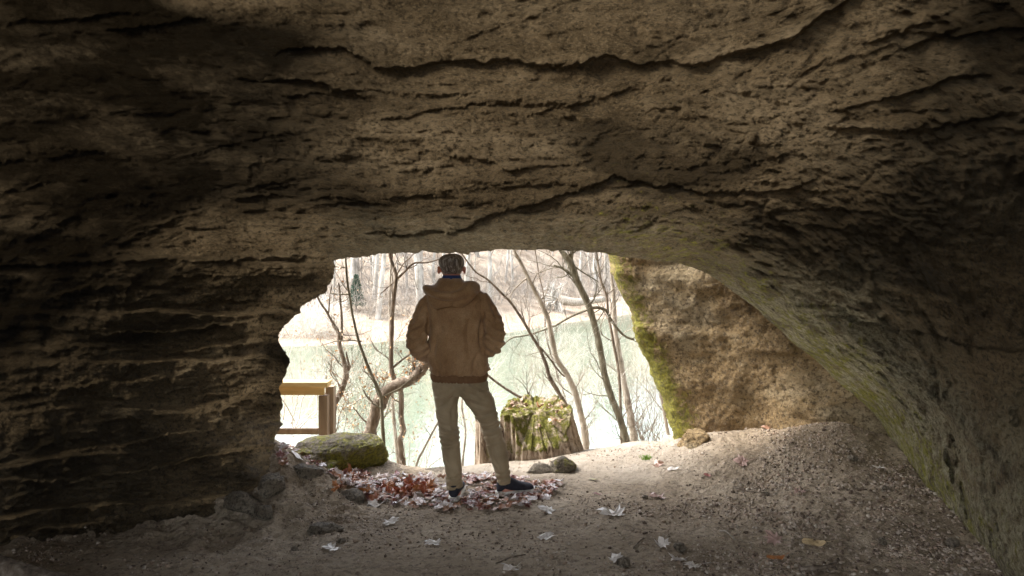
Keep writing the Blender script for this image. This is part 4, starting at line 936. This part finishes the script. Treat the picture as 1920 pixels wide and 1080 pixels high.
for px, py, s, shp, colr, rz, lab in LV:
    if s == 0: continue
    g0 = on_ground(px, py); V, Fc = leaf_geo(shp, s, rngl, 0.4 if shp is OVAL else 0.8); V = V @ rotm(0, 0, rz).T
    dx, dy = norm_at(g0[0], g0[1]); V[:, 2] += V[:, 0] * dx + V[:, 1] * dy + 0.012
    V[:, 2] = np.maximum(V[:, 2], V[:, 0] * dx + V[:, 1] * dy + 0.003)
    m = MB(); m.add(V, Fc, colr); o = m.build('fallen_leaf', M['leaf'], None, False); o.location = g0
    tag(o, lab, 'leaf', 'fallen leaves on the cave floor')
# litter around the feet
mb = MB(); rng = np.random.default_rng(4)
def litter(mb, px, py, s, lift=0.008, colr=None, tiltm=0.2):
    g0 = on_ground(px, py); V, Fc = leaf_geo([MAPLE, MAPLE, OAK, OVAL][rng.integers(4)], s, rng, 0.7 if tiltm < 0.4 else 1.2, False)
    V = V @ rotm(rng.normal() * tiltm, rng.normal() * tiltm, rng.uniform(0, 6.28)).T
    mb.add(V + g0 + [0, 0, lift + rng.uniform(0, 0.02)], Fc, colr or LC[rng.integers(len(LC))])
n = 0
while n < 620:
    u = rng.random(); px = rng.uniform(620, 1050)
    lo = np.interp(px, [620, 700, 800, 880, 1050], [862, 895, 893, 893, 905]); hi = np.interp(px, [620, 700, 780, 900, 1000, 1050], [895, 945, 960, 962, 950, 925])
    py = rng.uniform(lo, hi)
    dens = 1.0 if px < 1000 else 0.5
    if 700 < px < 780 and 905 < py < 950: dens = 1.4
    if rng.random() > dens * (0.35 + 0.65 * smooth(0, 14, hi - py)): continue
    litter(mb, px, py, rng.uniform(0.05, 0.11)); n += 1
for k in range(30): # orange heap
    litter(mb, rng.normal(752, 28), rng.normal(926, 9), rng.uniform(0.07, 0.11), 0.03, ORG if rng.random() < 0.45 else (0.38, 0.11, 0.05), 0.9)
for k in range(60): litter(mb, rng.uniform(525, 640), 840 + rng.uniform(0, 50), rng.uniform(0.04, 0.09), 0.015, None, 0.3)
for k in range(26): litter(mb, rng.normal(655, 16), rng.normal(900, 12), rng.uniform(0.06, 0.10), 0.03, ORG if rng.random() < 0.4 else None, 0.9)
tag(mb.build('leaf_litter', M['leaf'], None, False), 'carpet of pale and red dead leaves around the shoes of the person', 'leaf litter', kind='stuff')
mb = MB()
for k in range(26):
    a = rng.uniform(0, 6.28); r = 0.30 * math.sqrt(rng.random()); x = P(1003, 800, 6.55)[0] + r * math.cos(a) + 0.02; y = 6.58 + r * math.sin(a)
    V, Fc = leaf_geo([MAPLE, OAK, OVAL][rng.integers(3)], rng.uniform(0.04, 0.08), rng, 1.2, False); V = V @ rotm(rng.normal() * .6, rng.normal() * .6, rng.uniform(0, 6.28)).T
    mb.add(V + [x, y, 0.30 - 0.22 * max(0, -math.sin(a)) * (r / 0.3) * (math.cos(a) > -0.7) + rng.uniform(0, 0.05)], Fc, [(0.36, 0.20, 0.12), (0.48, 0.36, 0.26), (0.42, 0.20, 0.09), (0.30, 0.19, 0.12)][rng.integers(4)])
tag(mb.build('leaf_litter', M['leaf'], None, False), 'dead leaves heaped in the hollow top of the wide mossy stump', 'leaf litter', kind='stuff')
# gravel: crumbs over the floor, dense to the right
ICO = np.array([(0, 0, 1), (0.894, 0, 0.447), (0.276, 0.851, 0.447), (-0.724, 0.526, 0.447), (-0.724, -0.526, 0.447), (0.276, -0.851, 0.447), (0.724, 0.526, -0.447), (-0.276, 0.851, -0.447), (-0.894, 0, -0.447), (-0.276, -0.851, -0.447), (0.724, -0.526, -0.447), (0, 0, -1)])
IF = np.array([(0, 1, 2), (0, 2, 3), (0, 3, 4), (0, 4, 5), (0, 5, 1), (1, 6, 2), (2, 7, 3), (3, 8, 4), (4, 9, 5), (5, 10, 1), (6, 7, 2), (7, 8, 3), (8, 9, 4), (9, 10, 5), (10, 6, 1), (11, 7, 6), (11, 8, 7), (11, 9, 8), (11, 10, 9), (11, 6, 10)])
NG = 24000
gx = rng.uniform(-3.0, 2.9, NG * 3); gy = rng.uniform(3.1, 6.4, NG * 3)
dn = 0.22 + 0.9 * smooth(0.3, 1.6, gx) + 0.25 * smooth(-0.6, -1.4, gx)
dn = dn * (0.22 + 1.2 * smooth(-0.3, 0.35, fbm(np.stack([gx, gy, 0 * gx], 1), 1.7, 3, seed=601)))
keep = rng.random(NG * 3) < dn * 0.8; gx = gx[keep][:NG]; gy = gy[keep][:NG]; ng = len(gx)
gzv = gz_fast(gx, gy)
sz = 0.0040 * np.exp(rng.normal(size=ng) * 0.5) * (1 + 0.5 * smooth(1.0, 2.0, gx)) * (1 - 0.45 * smooth(4.6, 5.6, gy))
big = rng.random(ng) < 0.02; sz[big] *= 1.8; sz = np.minimum(sz, 0.011)
VV = ICO[None] * (1 + 0.3 * rng.normal(size=(ng, 12, 1))) * sz[:, None, None] * rng.uniform(0.7, 1.4, (ng, 1, 3)) * [1, 1, 0.8]
VV = VV + np.stack([gx, gy, gzv + sz * 0.3], 1)[:, None]
FFc = (IF[None] + (np.arange(ng) * 12)[:, None, None]).reshape(-1, 3)
cb = np.array([(0.26, 0.20, 0.15), (0.42, 0.34, 0.27), (0.13, 0.095, 0.07), (0.48, 0.41, 0.33), (0.34, 0.25, 0.18)])[rng.integers(5, size=ng)]
tag(mesh_obj('gravel', VV.reshape(-1, 3), FFc, M['gravel'], None, False, {'tint': np.repeat(cb, 12, 0)}), 'loose gravel and dirt crumbs scattered over the cave floor', 'gravel', kind='stuff')
# sticks
for k, (a, b, r, lab) in enumerate([((930, 1060), (985, 1042), 0.004, 'thin twig on the dirt near the bottom middle'), ((1188, 1030), (1208, 1012), 0.004, 'short twig above the curled leaf at the bottom edge'), ((1545, 1062), (1556, 1082), 0.006, 'pale stick end at the bottom edge on the gravel'), ((1500, 1075), (1572, 1058), 0.012, 'dark rotten stick half buried in the gravel'), ((1350, 1000), (1378, 1015), 0.005, 'pale splinter left of the crumpled pinkish leaf'), ((1375, 918), (1440, 928), 0.004, 'thin root lying on the bare dirt'), ((1160, 1000), (1206, 1018), 0.003, 'fine curved twig below the largest pale maple leaf')]):
    A = on_ground(*a); B = on_ground(min(b[0], 1900), min(b[1], 1078)); rng2 = np.random.default_rng(k); mid = (A + B) / 2 + rng2.normal(size=3) * 0.015
    mb = MB(); tube(mb, catmull([A, mid, B], 5) - A + [0, 0, r * 1.1], r * np.linspace(1.1, 0.7, 11), 7, wob=0.1, rng=rng2)
    o = mb.build('twig', M['bark_pale'] if k in (2, 4) else M['bark_mid']); o.location = A; tag(o, lab, 'twig', 'twigs on the cave floor')
# grey log in the near left corner
mb = MB(); lp = [P(-160, 1035, 3.3), P(-40, 1046, 3.3), P(40, 1066, 3.28), P(110, 1084, 3.25), P(190, 1120, 3.2)]
lp = catmull(lp, 8); tube(mb, lp + [0, 0, -0.04], np.linspace(0.075, 0.045, len(lp)), 16, wob=0.06, rng=np.random.default_rng(5))
tag(mb.build('log', M['bark_mid']), 'grey log on the floor in the lower left corner', 'log')
# grass tufts
def tuft(px, py, n, h, lab, seed, w=0.0018):
    g0 = on_ground(px, py); rng = np.random.default_rng(seed); mb = MB()
    for k in range(n):
        b = np.array([rng.normal() * 0.02, rng.normal() * 0.015, -0.005]); d = np.array([rng.normal() * 0.5, rng.normal() * 0.5, 1.0]); L_ = h * rng.uniform(0.5, 1.1)
        q = [b, b + d * L_ * 0.5, b + d * L_ * 0.85 + [d[0] * L_ * 0.3, d[1] * L_ * 0.3, -0.1 * L_]]; s = nrm(np.cross(d, [0.3, 1, 0])) * w
        mb.add([q[0] - s, q[0] + s, q[1] + s * 0.8, q[1] - s * 0.8, q[2]], [(0, 1, 2, 3), (3, 2, 4)])
    o = mb.build('grass_tuft', M['grass'], None, False); o.location = g0; tag(o, lab, 'grass tuft')
M['grass'] = simple('grass', [(0.10, 0.20, 0.02), (0.22, 0.38, 0.05)], 20, 0.6)
tuft(1212, 862, 90, 0.06, 'bright green grass tuft on the rim of the pale path', 1)
tuft(596, 868, 9, 0.09, 'few green grass blades on the dirt slope beside the mossy rock', 2, 0.0025)
tuft(618, 884, 6, 0.09, 'lone green sprig lower on the dirt slope', 3, 0.003)

# ================================================================== PERSON
def remeshed(parts, voxel, smooth_it=3):
    """union of closed tubes -> one continuous surface"""
    mb = MB()
    for V, Fc in parts: mb.add(V, Fc)
    me = bpy.data.meshes.new('t'); me.from_pydata([tuple(v) for v in np.vstack(mb.V)], [], mb.F); me.update()
    o = bpy.data.objects.new('t', me); COL.objects.link(o)
    m = o.modifiers.new('r', 'REMESH'); m.mode = 'VOXEL'; m.voxel_size = voxel
    if smooth_it:
        s = o.modifiers.new('s', 'SMOOTH'); s.factor = 0.5; s.iterations = smooth_it
    dg = bpy.context.evaluated_depsgraph_get(); dg.update(); ev = o.evaluated_get(dg); m2 = ev.to_mesh()
    V = np.empty(len(m2.vertices) * 3); m2.vertices.foreach_get('co', V); V = V.reshape(-1, 3)
    N = np.empty(len(m2.vertices) * 3); m2.vertex_normals.foreach_get('vector', N); N = N.reshape(-1, 3)
    Fq = [tuple(p.vertices) for p in m2.polygons]
    ev.to_mesh_clear(); bpy.data.objects.remove(o); bpy.data.meshes.remove(me)
    return V, N, Fq
def loft(rings, seg=28, m=5, power=2.3):
    """rings: (center(3), half width, half depth, axis u, axis v)"""
    C_ = catmull([np.concatenate([r[0], [r[1], r[2]], r[3], r[4]]) for r in rings], m)
    V = []; a = np.arange(seg) / seg * 2 * math.pi; ca, sa = np.cos(a), np.sin(a)
    rr = 1 / (np.abs(ca) ** power + np.abs(sa) ** power) ** (1 / power)
    for c in C_:
        V.append(c[:3] + np.outer(ca * rr * max(c[3], 1e-3), c[5:8]) + np.outer(sa * rr * max(c[4], 1e-3), c[8:11]))
    n = len(V); V = np.vstack(V); Fc = []
    for k in range(n - 1):
        for i in range(seg):
            j = (i + 1) % seg; Fc.append((k * seg + i, k * seg + j, (k + 1) * seg + j, (k + 1) * seg + i))
    Fc.append(tuple(range(seg))[::-1]); Fc.append(tuple((n - 1) * seg + i for i in range(seg)))
    return V, Fc
UX, UY, UZ = np.array([1., 0, 0]), np.array([0, 1., 0]), np.array([0, 0, 1.])
def vr(px, py, a, b, Y=5.0):  # horizontal ring
    return (P(px, py, Y), a / F * Y, b, UX, UY)
def limb(L, seg=22, sq=1.0):
    pts = np.array([q[0] for q in L]); T = np.gradient(pts, axis=0); out = []
    for k, (p, r) in enumerate(L):
        t = nrm(T[k]); u = nrm(UX - t * np.dot(UX, t)) if abs(t[0]) < 0.8 else nrm(np.cross(t, UY)); v = nrm(np.cross(t, u)); out.append((p, r, r * sq, u, v))
    return loft(out, seg, 5, 2.1)
s_ = 5.0 / F
pe = empty('person', (P(900, 935, 5.0)[0], 5.0, gz(P(900, 935, 5)[0], 5.0)), 'person with grey hair seen from behind, brown hooded jacket and khaki trousers', 'person')
# --- body
def hand(w, d, side):
    parts = [limb([(w, 0.03), (w + d * 0.05, 0.036), (w + d * 0.09, 0.03)], 14, 0.5)]
    u, v = frame_dir(d)
    for k, (o_, L_) in enumerate([(-0.028, 0.065), (-0.010, 0.075), (0.009, 0.07), (0.026, 0.055)]):
        b = w + d * 0.085 + u * o_; parts.append(limb([(b, 0.009), (b + d * L_ * 0.5 - v * 0.006, 0.0085), (b + d * L_ * 0.9 - v * 0.022, 0.007)], 10))
    b = w + d * 0.03 + u * -0.032 * side; parts.append(limb([(b, 0.011), (b + d * 0.03 - u * 0.02 * side, 0.010), (b + d * 0.055 - u * 0.026 * side, 0.008)], 10))
    return parts
body = [loft([vr(847, 545, 14, .055), vr(847, 530, 14.5, .058, 4.99), vr(847, 520, 14.5, .060, 5.0), vr(847, 512, 18, .078, 5.01), vr(847, 503, 20.5, .090, 5.015), vr(847, 492, 21, .093, 5.01), vr(847, 484, 18.5, .082, 5.005), vr(847, 479, 11, .05, 5.0)], 26),
        loft([vr(850, 540, 20, .06), vr(850, 556, 44, .09), vr(853, 600, 46, .11), vr(858, 660, 40, .10), vr(861, 705, 42, .11), vr(862, 730, 40, .10)], 26)]
# chin / nose / ears
hd = P(847, 505, 5.0)
body.append(limb([(hd + [0, 0.06, -0.035], .04), (hd + [0, 0.10, -0.055], .03)], 14)); body.append(limb([(hd + [0, 0.09, 0.01], .012), (hd + [0, 0.122, -0.012], .014)], 10)); body.append(limb([(hd + [-0.02, 0.093, -0.035], .008), (hd + [0, 0.10, -0.035], .010), (hd + [0.02, 0.093, -0.035], .008)], 8))
for sx in (-1, 1):
    ec = P(847 + sx * 24.5, 507, 4.99)
    body.append(loft([(ec + [sx * -0.010, 0.0, 0.0], 0.010, 0.028, UY, UZ), (ec + [sx * 0.002, -0.004, 0.002], 0.016, 0.032, UY, UZ), (ec + [sx * 0.009, -0.010, 0.003], 0.012, 0.026, UY, UZ)], 12))
shL, elL, wrL = P(806, 568, 5.0), P(781, 635, 4.93), P(806, 664, 5.08)
shR, elR, wrR = P(906, 566, 5.0), P(928, 628, 4.93), P(906, 656, 5.08)
for a_, b_, c_, sd_ in ((shL, elL, wrL, 1), (shR, elR, wrR, -1)):
    body.append(limb([(a_, .055), ((a_ + b_) / 2, .048), (b_, .04), ((b_ + c_) / 2, .038), (c_, .028)]))
    body += hand(c_, nrm(np.array([0.25 * sd_, 0.5, -0.6])), sd_)
LEGL = [(838, 722, 26, 5.0), (837, 745, 22.5, 5.0), (838, 770, 20, 5.0), (841, 800, 17.3, 4.99), (844, 830, 17.0, 4.98), (848, 860, 16.2, 4.98), (851, 888, 14.6, 4.97), (852, 906, 14.2, 4.97), (853, 914, 14.5, 4.97)]
LEGR = [(884, 720, 28, 5.0), (896, 742, 26, 5.0), (908, 766, 22, 5.01), (919, 797, 17.6, 5.03), (927, 822, 17.2, 5.04), (935, 850, 16.8, 5.04), (941, 878, 15.2, 5.05), (945, 897, 13.2, 5.05), (946, 905, 13.5, 5.05)]
for L_ in (LEGL, LEGR): body.append(limb([(P(a, b, Y), r * s_ * 0.80) for a, b, r, Y in L_]))
for (a, b, Y, dx_, dy_) in ((853, 918, 4.97, 0.12, 1.0), (946, 908, 5.05, 0.9, 0.35)):
    h_ = P(a, b, Y); dd = nrm(np.array([dx_, dy_, 0])); body.append(limb([(h_ + [0, 0, 0.03], .035), (h_ + [0, 0, -0.03], .038), (h_ + dd * 0.08 + [0, 0, -0.05], .034), (h_ + dd * 0.17 + [0, 0, -0.07], .022)]))
V, N, Fq = remeshed(body, 0.007, 2)
skin = simple('skin', [(0.55, 0.22, 0.15), (0.64, 0.31, 0.22)], 12, 0.55, 0.1, 0.002, 80)
skin.node_tree.nodes['Principled BSDF'].inputs['Subsurface Weight'].default_value = 0.15
mesh_obj('body', V, Fq, skin, pe)
# --- hair: cap over the back of the skull with strand relief
hair = [loft([vr(847, 513, 15.5, .060, 4.985), vr(847, 509, 18.0, .074, 4.985), vr(847, 502, 21.3, .088, 4.985), vr(846.5, 493, 24.0, .102, 4.99), vr(846.5, 485, 22.8, .098, 4.995), vr(847, 479.5, 17, .075, 5.0), vr(848, 476, 8, .04, 5.01)], 30, 6, 2.2)]
V, N, Fq = remeshed(hair, 0.0045, 1)
hc = P(847, 497, 5.0); dv_ = V - hc; ang = np.arctan2(dv_[:, 0], -dv_[:, 1])
V = V + N * (0.0035 * fbm(np.stack([ang * 16 + 2 * dv_[:, 2] * 8, dv_[:, 2] * 10, 0 * ang], 1), 1.0, 4, 0.7, 700))[:, None]
V[:, 2] += np.where(V[:, 1] > 5.07, np.maximum(0, (CAMZ - 0.03) - V[:, 2]) * 1.0, 0)  # hairline in front
t = NT('hair'); hm = t.ramp(t.noise(60, 6, 0.7, vec=t.mapping((1, 1, 0.18))), [(0.36, (0.06, 0.042, 0.03)), (0.5, (0.20, 0.155, 0.12)), (0.62, (0.50, 0.46, 0.42))])
M['hair'] = t.out(hm, 0.5, t.bump(t.noise(150, 4, 0.7, vec=t.mapping((1, 1, 0.15))), 0.8, 0.004), 0.4)
mesh_obj('hair', V, Fq, M['hair'], pe)
V, Fq = loft([vr(847, 525, 20, .085, 4.985), vr(847, 519, 17.6, .074, 4.985), vr(847, 516.0, 16.6, .070, 4.985), vr(847, 516.6, 14.5, .058, 4.99)], 30)
mesh_obj('shirt_collar', V, Fq, simple('blue_cotton', [(0.02, 0.04, 0.12), (0.04, 0.075, 0.20)], 30, 0.85, 0.2), pe)
# --- jacket
jk = [loft([vr(847, 524, 19, .075, 4.98), vr(848, 533, 34, .10), vr(850, 546, 46, .12), vr(852, 562, 54, .14), vr(856, 600, 54, .15), vr(858, 640, 54, .15), vr(860, 672, 55, .152), vr(861, 690, 56, .155), vr(861, 698, 53, .145)], 40, 6, 2.5)]
for S_ in ([(818, 552, 5.0, 13), (807, 566, 5.0, 17), (798, 586, 4.98, 17.5), (789, 608, 4.95, 18.5), (782, 630, 4.93, 18), (784, 646, 4.93, 19), (795, 659, 4.98, 17), (808, 666, 5.06, 14)],
           [(888, 550, 5.0, 13), (901, 563, 5.0, 17), (912, 582, 4.98, 17.5), (922, 603, 4.95, 18), (928, 624, 4.93, 17.5), (925, 640, 4.93, 19), (915, 653, 4.98, 16.5), (903, 659, 5.06, 13.5)]):
    jk.append(limb([(P(a, b, Y), r * s_) for a, b, Y, r in S_], 26, 1.05))
V, N, Fq = remeshed(jk, 0.0062, 2)
def pxpy(V): return 960 + F * V[:, 0] / V[:, 1], 480 + F * (CAMZ - V[:, 2]) / V[:, 1]
def creases(x, y, L):
    out = np.zeros_like(x)
    for (x0, y0, x1, y1, w, d) in L:
        x0, x1 = 740 + x0 / 2.158, 740 + x1 / 2.158; y0, y1 = 460 + y0 / 2.16, 460 + y1 / 2.16
        dx, dy = x1 - x0, y1 - y0; L2 = dx * dx + dy * dy
        t = np.clip(((x - x0) * dx + (y - y0) * dy) / L2, 0, 1); bow = 0.10 * np.sin(t * math.pi)
        cx, cy = x0 + dx * t - dy * bow, y0 + dy * t + dx * bow
        s = ((x - cx) * dy - (y - cy) * dx) / math.sqrt(L2); e = np.hypot(x - cx, y - cy)
        taper = np.sin(np.clip(t, 0.08, 0.92) * math.pi) ** 0.6
        out += d * taper * (-np.exp(-(e / w) ** 2) + 0.75 * np.exp(-(((s + 1.6 * w) / (1.3 * w)) ** 2)) * (np.abs(e) < 6 * w) * np.exp(-np.maximum(0, e - np.abs(s) - 0.5) / w))
    return out
JC = [(140, 280, 152, 440, 3.0, .020), (362, 280, 352, 440, 3.0, .020), (170, 250, 220, 400, 4.5, .010), (335, 250, 290, 420, 4.5, .010), (250, 300, 215, 500, 4.5, .010), (300, 330, 330, 500, 4.0, .009), (160, 400, 200, 520, 3.5, .011), (350, 420, 320, 520, 3.5, .011), (190, 330, 165, 480, 3.5, .009),
      (118, 235, 84, 300, 3.0, .013), (60, 345, 118, 300, 3.0, .014), (55, 392, 125, 340, 3.2, .016), (66, 425, 132, 385, 3.0, .014), (90, 445, 134, 420, 2.5, .012), (100, 260, 70, 330, 3.0, .010),
      (385, 230, 425, 300, 3.0, .013), (375, 300, 440, 345, 3.0, .014), (370, 345, 447, 385, 3.2, .016), (368, 385, 440, 420, 3.0, .014), (366, 420, 415, 440, 2.5, .012), (400, 260, 432, 340, 3.0, .010),
      (180, 505, 184, 530, 2.0, .008), (215, 500, 218, 532, 2.0, .008), (250, 505, 250, 530, 2.0, .008), (285, 500, 282, 532, 2.0, .008), (320, 505, 316, 530, 2.0, .008), (345, 495, 338, 525, 2.0, .008)]
TC = [(170, 610, 240, 570, 3.0, .012), (170, 660, 245, 600, 3.0, .011), (180, 738, 250, 752, 2.4, .013), (182, 765, 250, 745, 2.2, .012), (186, 785, 250, 792, 2.2, .012), (188, 812, 250, 800, 2.2, .010), (200, 840, 235, 900, 2.6, .008), (205, 950, 272, 925, 2.2, .011), (210, 975, 272, 965, 2.0, .010), (240, 650, 232, 730, 2.6, .009),
      (262, 560, 370, 625, 3.4, .014), (290, 545, 385, 590, 3.0, .013), (300, 630, 400, 655, 2.8, .012), (330, 690, 420, 665, 2.4, .013), (338, 722, 428, 700, 2.4, .014), (345, 745, 430, 732, 2.2, .013), (352, 772, 436, 752, 2.2, .012), (362, 800, 440, 790, 2.2, .009), (385, 800, 425, 900, 2.6, .009), (405, 925, 468, 905, 2.2, .012), (410, 948, 472, 935, 2.0, .010)]
x_, y_ = pxpy(V)
hsw = smooth(672, 686, y_) * smooth(699, 690, y_)                        # gathers above the waistband
elb = np.exp(-((y_ - 640) / 30) ** 2) * ((x_ < 806) | (x_ > 908))
arm = ((x_ < 806) | (x_ > 908)) * smooth(560, 600, y_)
fold = 0.007 * hsw * np.sin(x_ * 0.55 + 3 * noise(V, 8, 1)) 
fold = fold + 0.030 * arm * fbm(np.stack([V[:, 0] * 7 + V[:, 2] * 6, V[:, 1] * 5, V[:, 2] * 24 - V[:, 0] * 10], 1), 1.0, 3, 0.55, 720, ridged=True)
fold = fold + 0.026 * (1 - arm) * fbm(V * [6, 3, 2.6] + [0, 0, 5], 1.0, 4, 0.5, 730) + 0.030 * (1 - arm) * fbm(np.stack([V[:, 0] * 9 + V[:, 2] * 5, V[:, 1] * 4, V[:, 2] * 5 - V[:, 0] * 6], 1), 1.1, 3, 0.5, 740, ridged=True)
# seams: yoke line and armholes
yoke = np.exp(-((y_ - 588) / 1.6) ** 2) * (V[:, 1] < 5.0) * (x_ > 808) * (x_ < 908)
fold = fold - 0.003 * yoke - 0.012 * np.exp(-((x_ - 806 - 4 * np.sin(y_ / 25)) / 2.5) ** 2) * smooth(560, 600, y_) * smooth(690, 660, y_) - 0.012 * np.exp(-((x_ - 908) / 2.5) ** 2) * smooth(560, 600, y_) * smooth(690, 660, y_)
fold = 0.5 * fold + creases(x_, y_, JC)
V = V + N * fold[:, None]
def jacket_mat():
    t = NT('brown_canvas')
    c = t.ramp(t.noise(5, 6, 0.6), [(0.32, (0.27, 0.15, 0.07)), (0.52, (0.40, 0.24, 0.12)), (0.68, (0.50, 0.32, 0.175))])
    c = t.mix(t.ramp(t.noise(140, 3, 0.6), [(0.4, 0.25), (0.6, 0.0)]), c, (0.08, 0.04, 0.02))
    n = t.bump(t.noise(20, 6, 0.6, vec=t.mapping((1, 1, 0.6)), dist=0.8), 0.4, 0.012); n = t.bump(t.noise(420, 2, 0.5), 0.25, 0.001, n)
    return t.out(c, 0.82, n, 0.25, 0.15)
M['jacket'] = jacket_mat()
jo = mesh_obj('jacket', V, Fq, M['jacket'], pe)
# waistband (rib knit)
V, Fq = loft([vr(861, 696, 51, .140), vr(861, 700, 53.5, .147), vr(861, 706, 53, .147), vr(861.5, 711, 51.5, .142), vr(861.5, 713, 50, .137), vr(861.5, 713, 44, .12)], 160, 4, 2.5)
a_ = np.arctan2(V[:, 1] - 5, V[:, 0] - P(861, 700, 5)[0]); V = V + np.stack([np.cos(a_), np.sin(a_), 0 * a_], 1) * (0.0025 * np.sin(a_ * 40))[:, None]
mesh_obj('waistband', V, Fq, simple('rib_knit', [(0.15, 0.078, 0.036), (0.22, 0.12, 0.06)], 30, 0.9, 0.3), jo)
# hood
hd_ = [loft([vr(846, 521, 24, .10, 4.96), vr(847, 526, 33, .12, 4.94), vr(847, 536, 47, .135, 4.91), vr(847, 547, 54.5, .145, 4.89), vr(846, 557, 51, .14, 4.875), vr(845, 567, 40, .12, 4.865), vr(844, 575, 26, .085, 4.86)], 40, 6, 2.1)]
V, N, Fq = remeshed(hd_, 0.006, 2)
x_, y_ = pxpy(V)
rad_ = np.hypot((x_ - 846) / 55, (y_ - 522) / 50)
fold = 0.022 * np.sin(rad_ * 9.5 + 2.2 * noise(V, 5, 3)) * smooth(0.25, 0.6, rad_) + 0.010 * fbm(V * [7, 4, 12], 1, 3, 0.5, 760)
fold = fold - 0.007 * np.exp(-((x_ - 846 + 2 * noise(V, 7, 4)) / 1.6) ** 2)
V = V + N * fold[:, None]
# opening around the neck
mesh_obj('hood', V, Fq, M['jacket'], jo)
# --- trousers
tr = [loft([vr(861, 700, 46, .125), vr(861.5, 716, 49, .135), vr(862, 728, 48, .13), vr(862, 738, 40, .11)], 36, 5, 2.5),
      limb([(P(a, b, Y), r * s_) for a, b, r, Y in LEGL], 26, 1.05), limb([(P(a, b, Y), r * s_) for a, b, r, Y in LEGR], 26, 1.05)]
V, N, Fq = remeshed(tr, 0.0055, 2)
x_, y_ = pxpy(V)
left_ = x_ < 868
kn = np.exp(-((y_ - 802) / 26) ** 2); an = smooth(868, 900, y_); seat = smooth(770, 735, y_)
cr = np.stack([V[:, 0] * 5, V[:, 1] * 4, V[:, 2] * 30 + V[:, 0] * np.where(left_, 8, -10)], 1)
fold = (0.030 * kn + 0.018 * an) * fbm(cr, 1.0, 3, 0.5, 780, ridged=True) + 0.012 * fbm(np.stack([V[:, 0] * 12, V[:, 1] * 6, V[:, 2] * 6 + V[:, 0] * 8], 1), 1, 3, 0.5, 785) + 0.024 * seat * fbm(np.stack([V[:, 0] * 8 + V[:, 2] * 9, V[:, 1] * 4, V[:, 2] * 8 - V[:, 0] * 9], 1), 1, 3, 0.5, 790, ridged=True)
fold = 0.5 * fold + creases(x_, y_, TC)
V = V + N * fold[:, None]
def khaki():
    t = NT('khaki_cotton')
    c = t.ramp(t.noise(5, 5, 0.6), [(0.35, (0.27, 0.205, 0.12)), (0.6, (0.40, 0.31, 0.195))])
    n = t.bump(t.noise(20, 6, 0.6, vec=t.mapping((1, 1, 1.8)), dist=0.8), 0.4, 0.012); n = t.bump(t.noise(500, 2, 0.5), 0.2, 0.001, n)
    return t.out(c, 0.85, n, 0.2, 0.1)
M['khaki'] = khaki(); mesh_obj('trousers', V, Fq, M['khaki'], pe)
# --- shoes
M['shoe'] = simple('dark_knit', [(0.012, 0.012, 0.018), (0.035, 0.035, 0.045)], 60, 0.85, 0.4, 0.003, 200)
M['sole'] = simple('white_rubber', [(0.62, 0.58, 0.50), (0.78, 0.74, 0.66)], 20, 0.6, 0.1)
def shoe(a, b, Y, dx_, dy_):
    h_ = P(a, b, Y); g_ = gz(h_[0], h_[1]); dd = nrm(np.array([dx_, dy_, 0.0])); side = np.cross(dd, UZ)
    base = np.array([h_[0], h_[1], g_ + 0.012])
    def sec(t, w, h): return (base + dd * t + UZ * (0.026 + h / 2), w, h / 2, side, UZ)
    parts = [loft([sec(-0.062, 0.020, 0.05), sec(-0.050, 0.036, 0.085), sec(-0.01, 0.041, 0.105), sec(0.04, 0.042, 0.10), sec(0.09, 0.046, 0.072), sec(0.14, 0.049, 0.054), sec(0.19, 0.044, 0.042), sec(0.215, 0.024, 0.028)], 22),
             loft([(base + dd * -0.008 + UZ * 0.08, 0.036, 0.044, side, dd), (base + dd * -0.006 + UZ * 0.118, 0.034, 0.042, side, dd), (base + dd * -0.006 + UZ * 0.124, 0.028, 0.036, side, dd)], 20)]
    V, N, Fq = remeshed(parts, 0.0045, 2); o = mesh_obj('shoe', V, Fq, M['shoe'], pe)
    out = []
    for t, w_ in ((-0.070, 0.018), (-0.062, 0.034), (-0.03, 0.043), (0.03, 0.042), (0.09, 0.047), (0.14, 0.051), (0.19, 0.047), (0.218, 0.028), (0.226, 0.012)):
        out.append((base + dd * t + UZ * (0.014 + 0.006 * smooth(0.15, 0.22, t)), w_, 0.017, side, UZ))
    V, Fq = loft(out, 22, 5, 4.0); mesh_obj('sole', V, Fq, M['sole'], o)
shoe(853, 920, 4.97, 0.10, 1.0)
shoe(947, 912, 5.05, 0.93, 0.22)
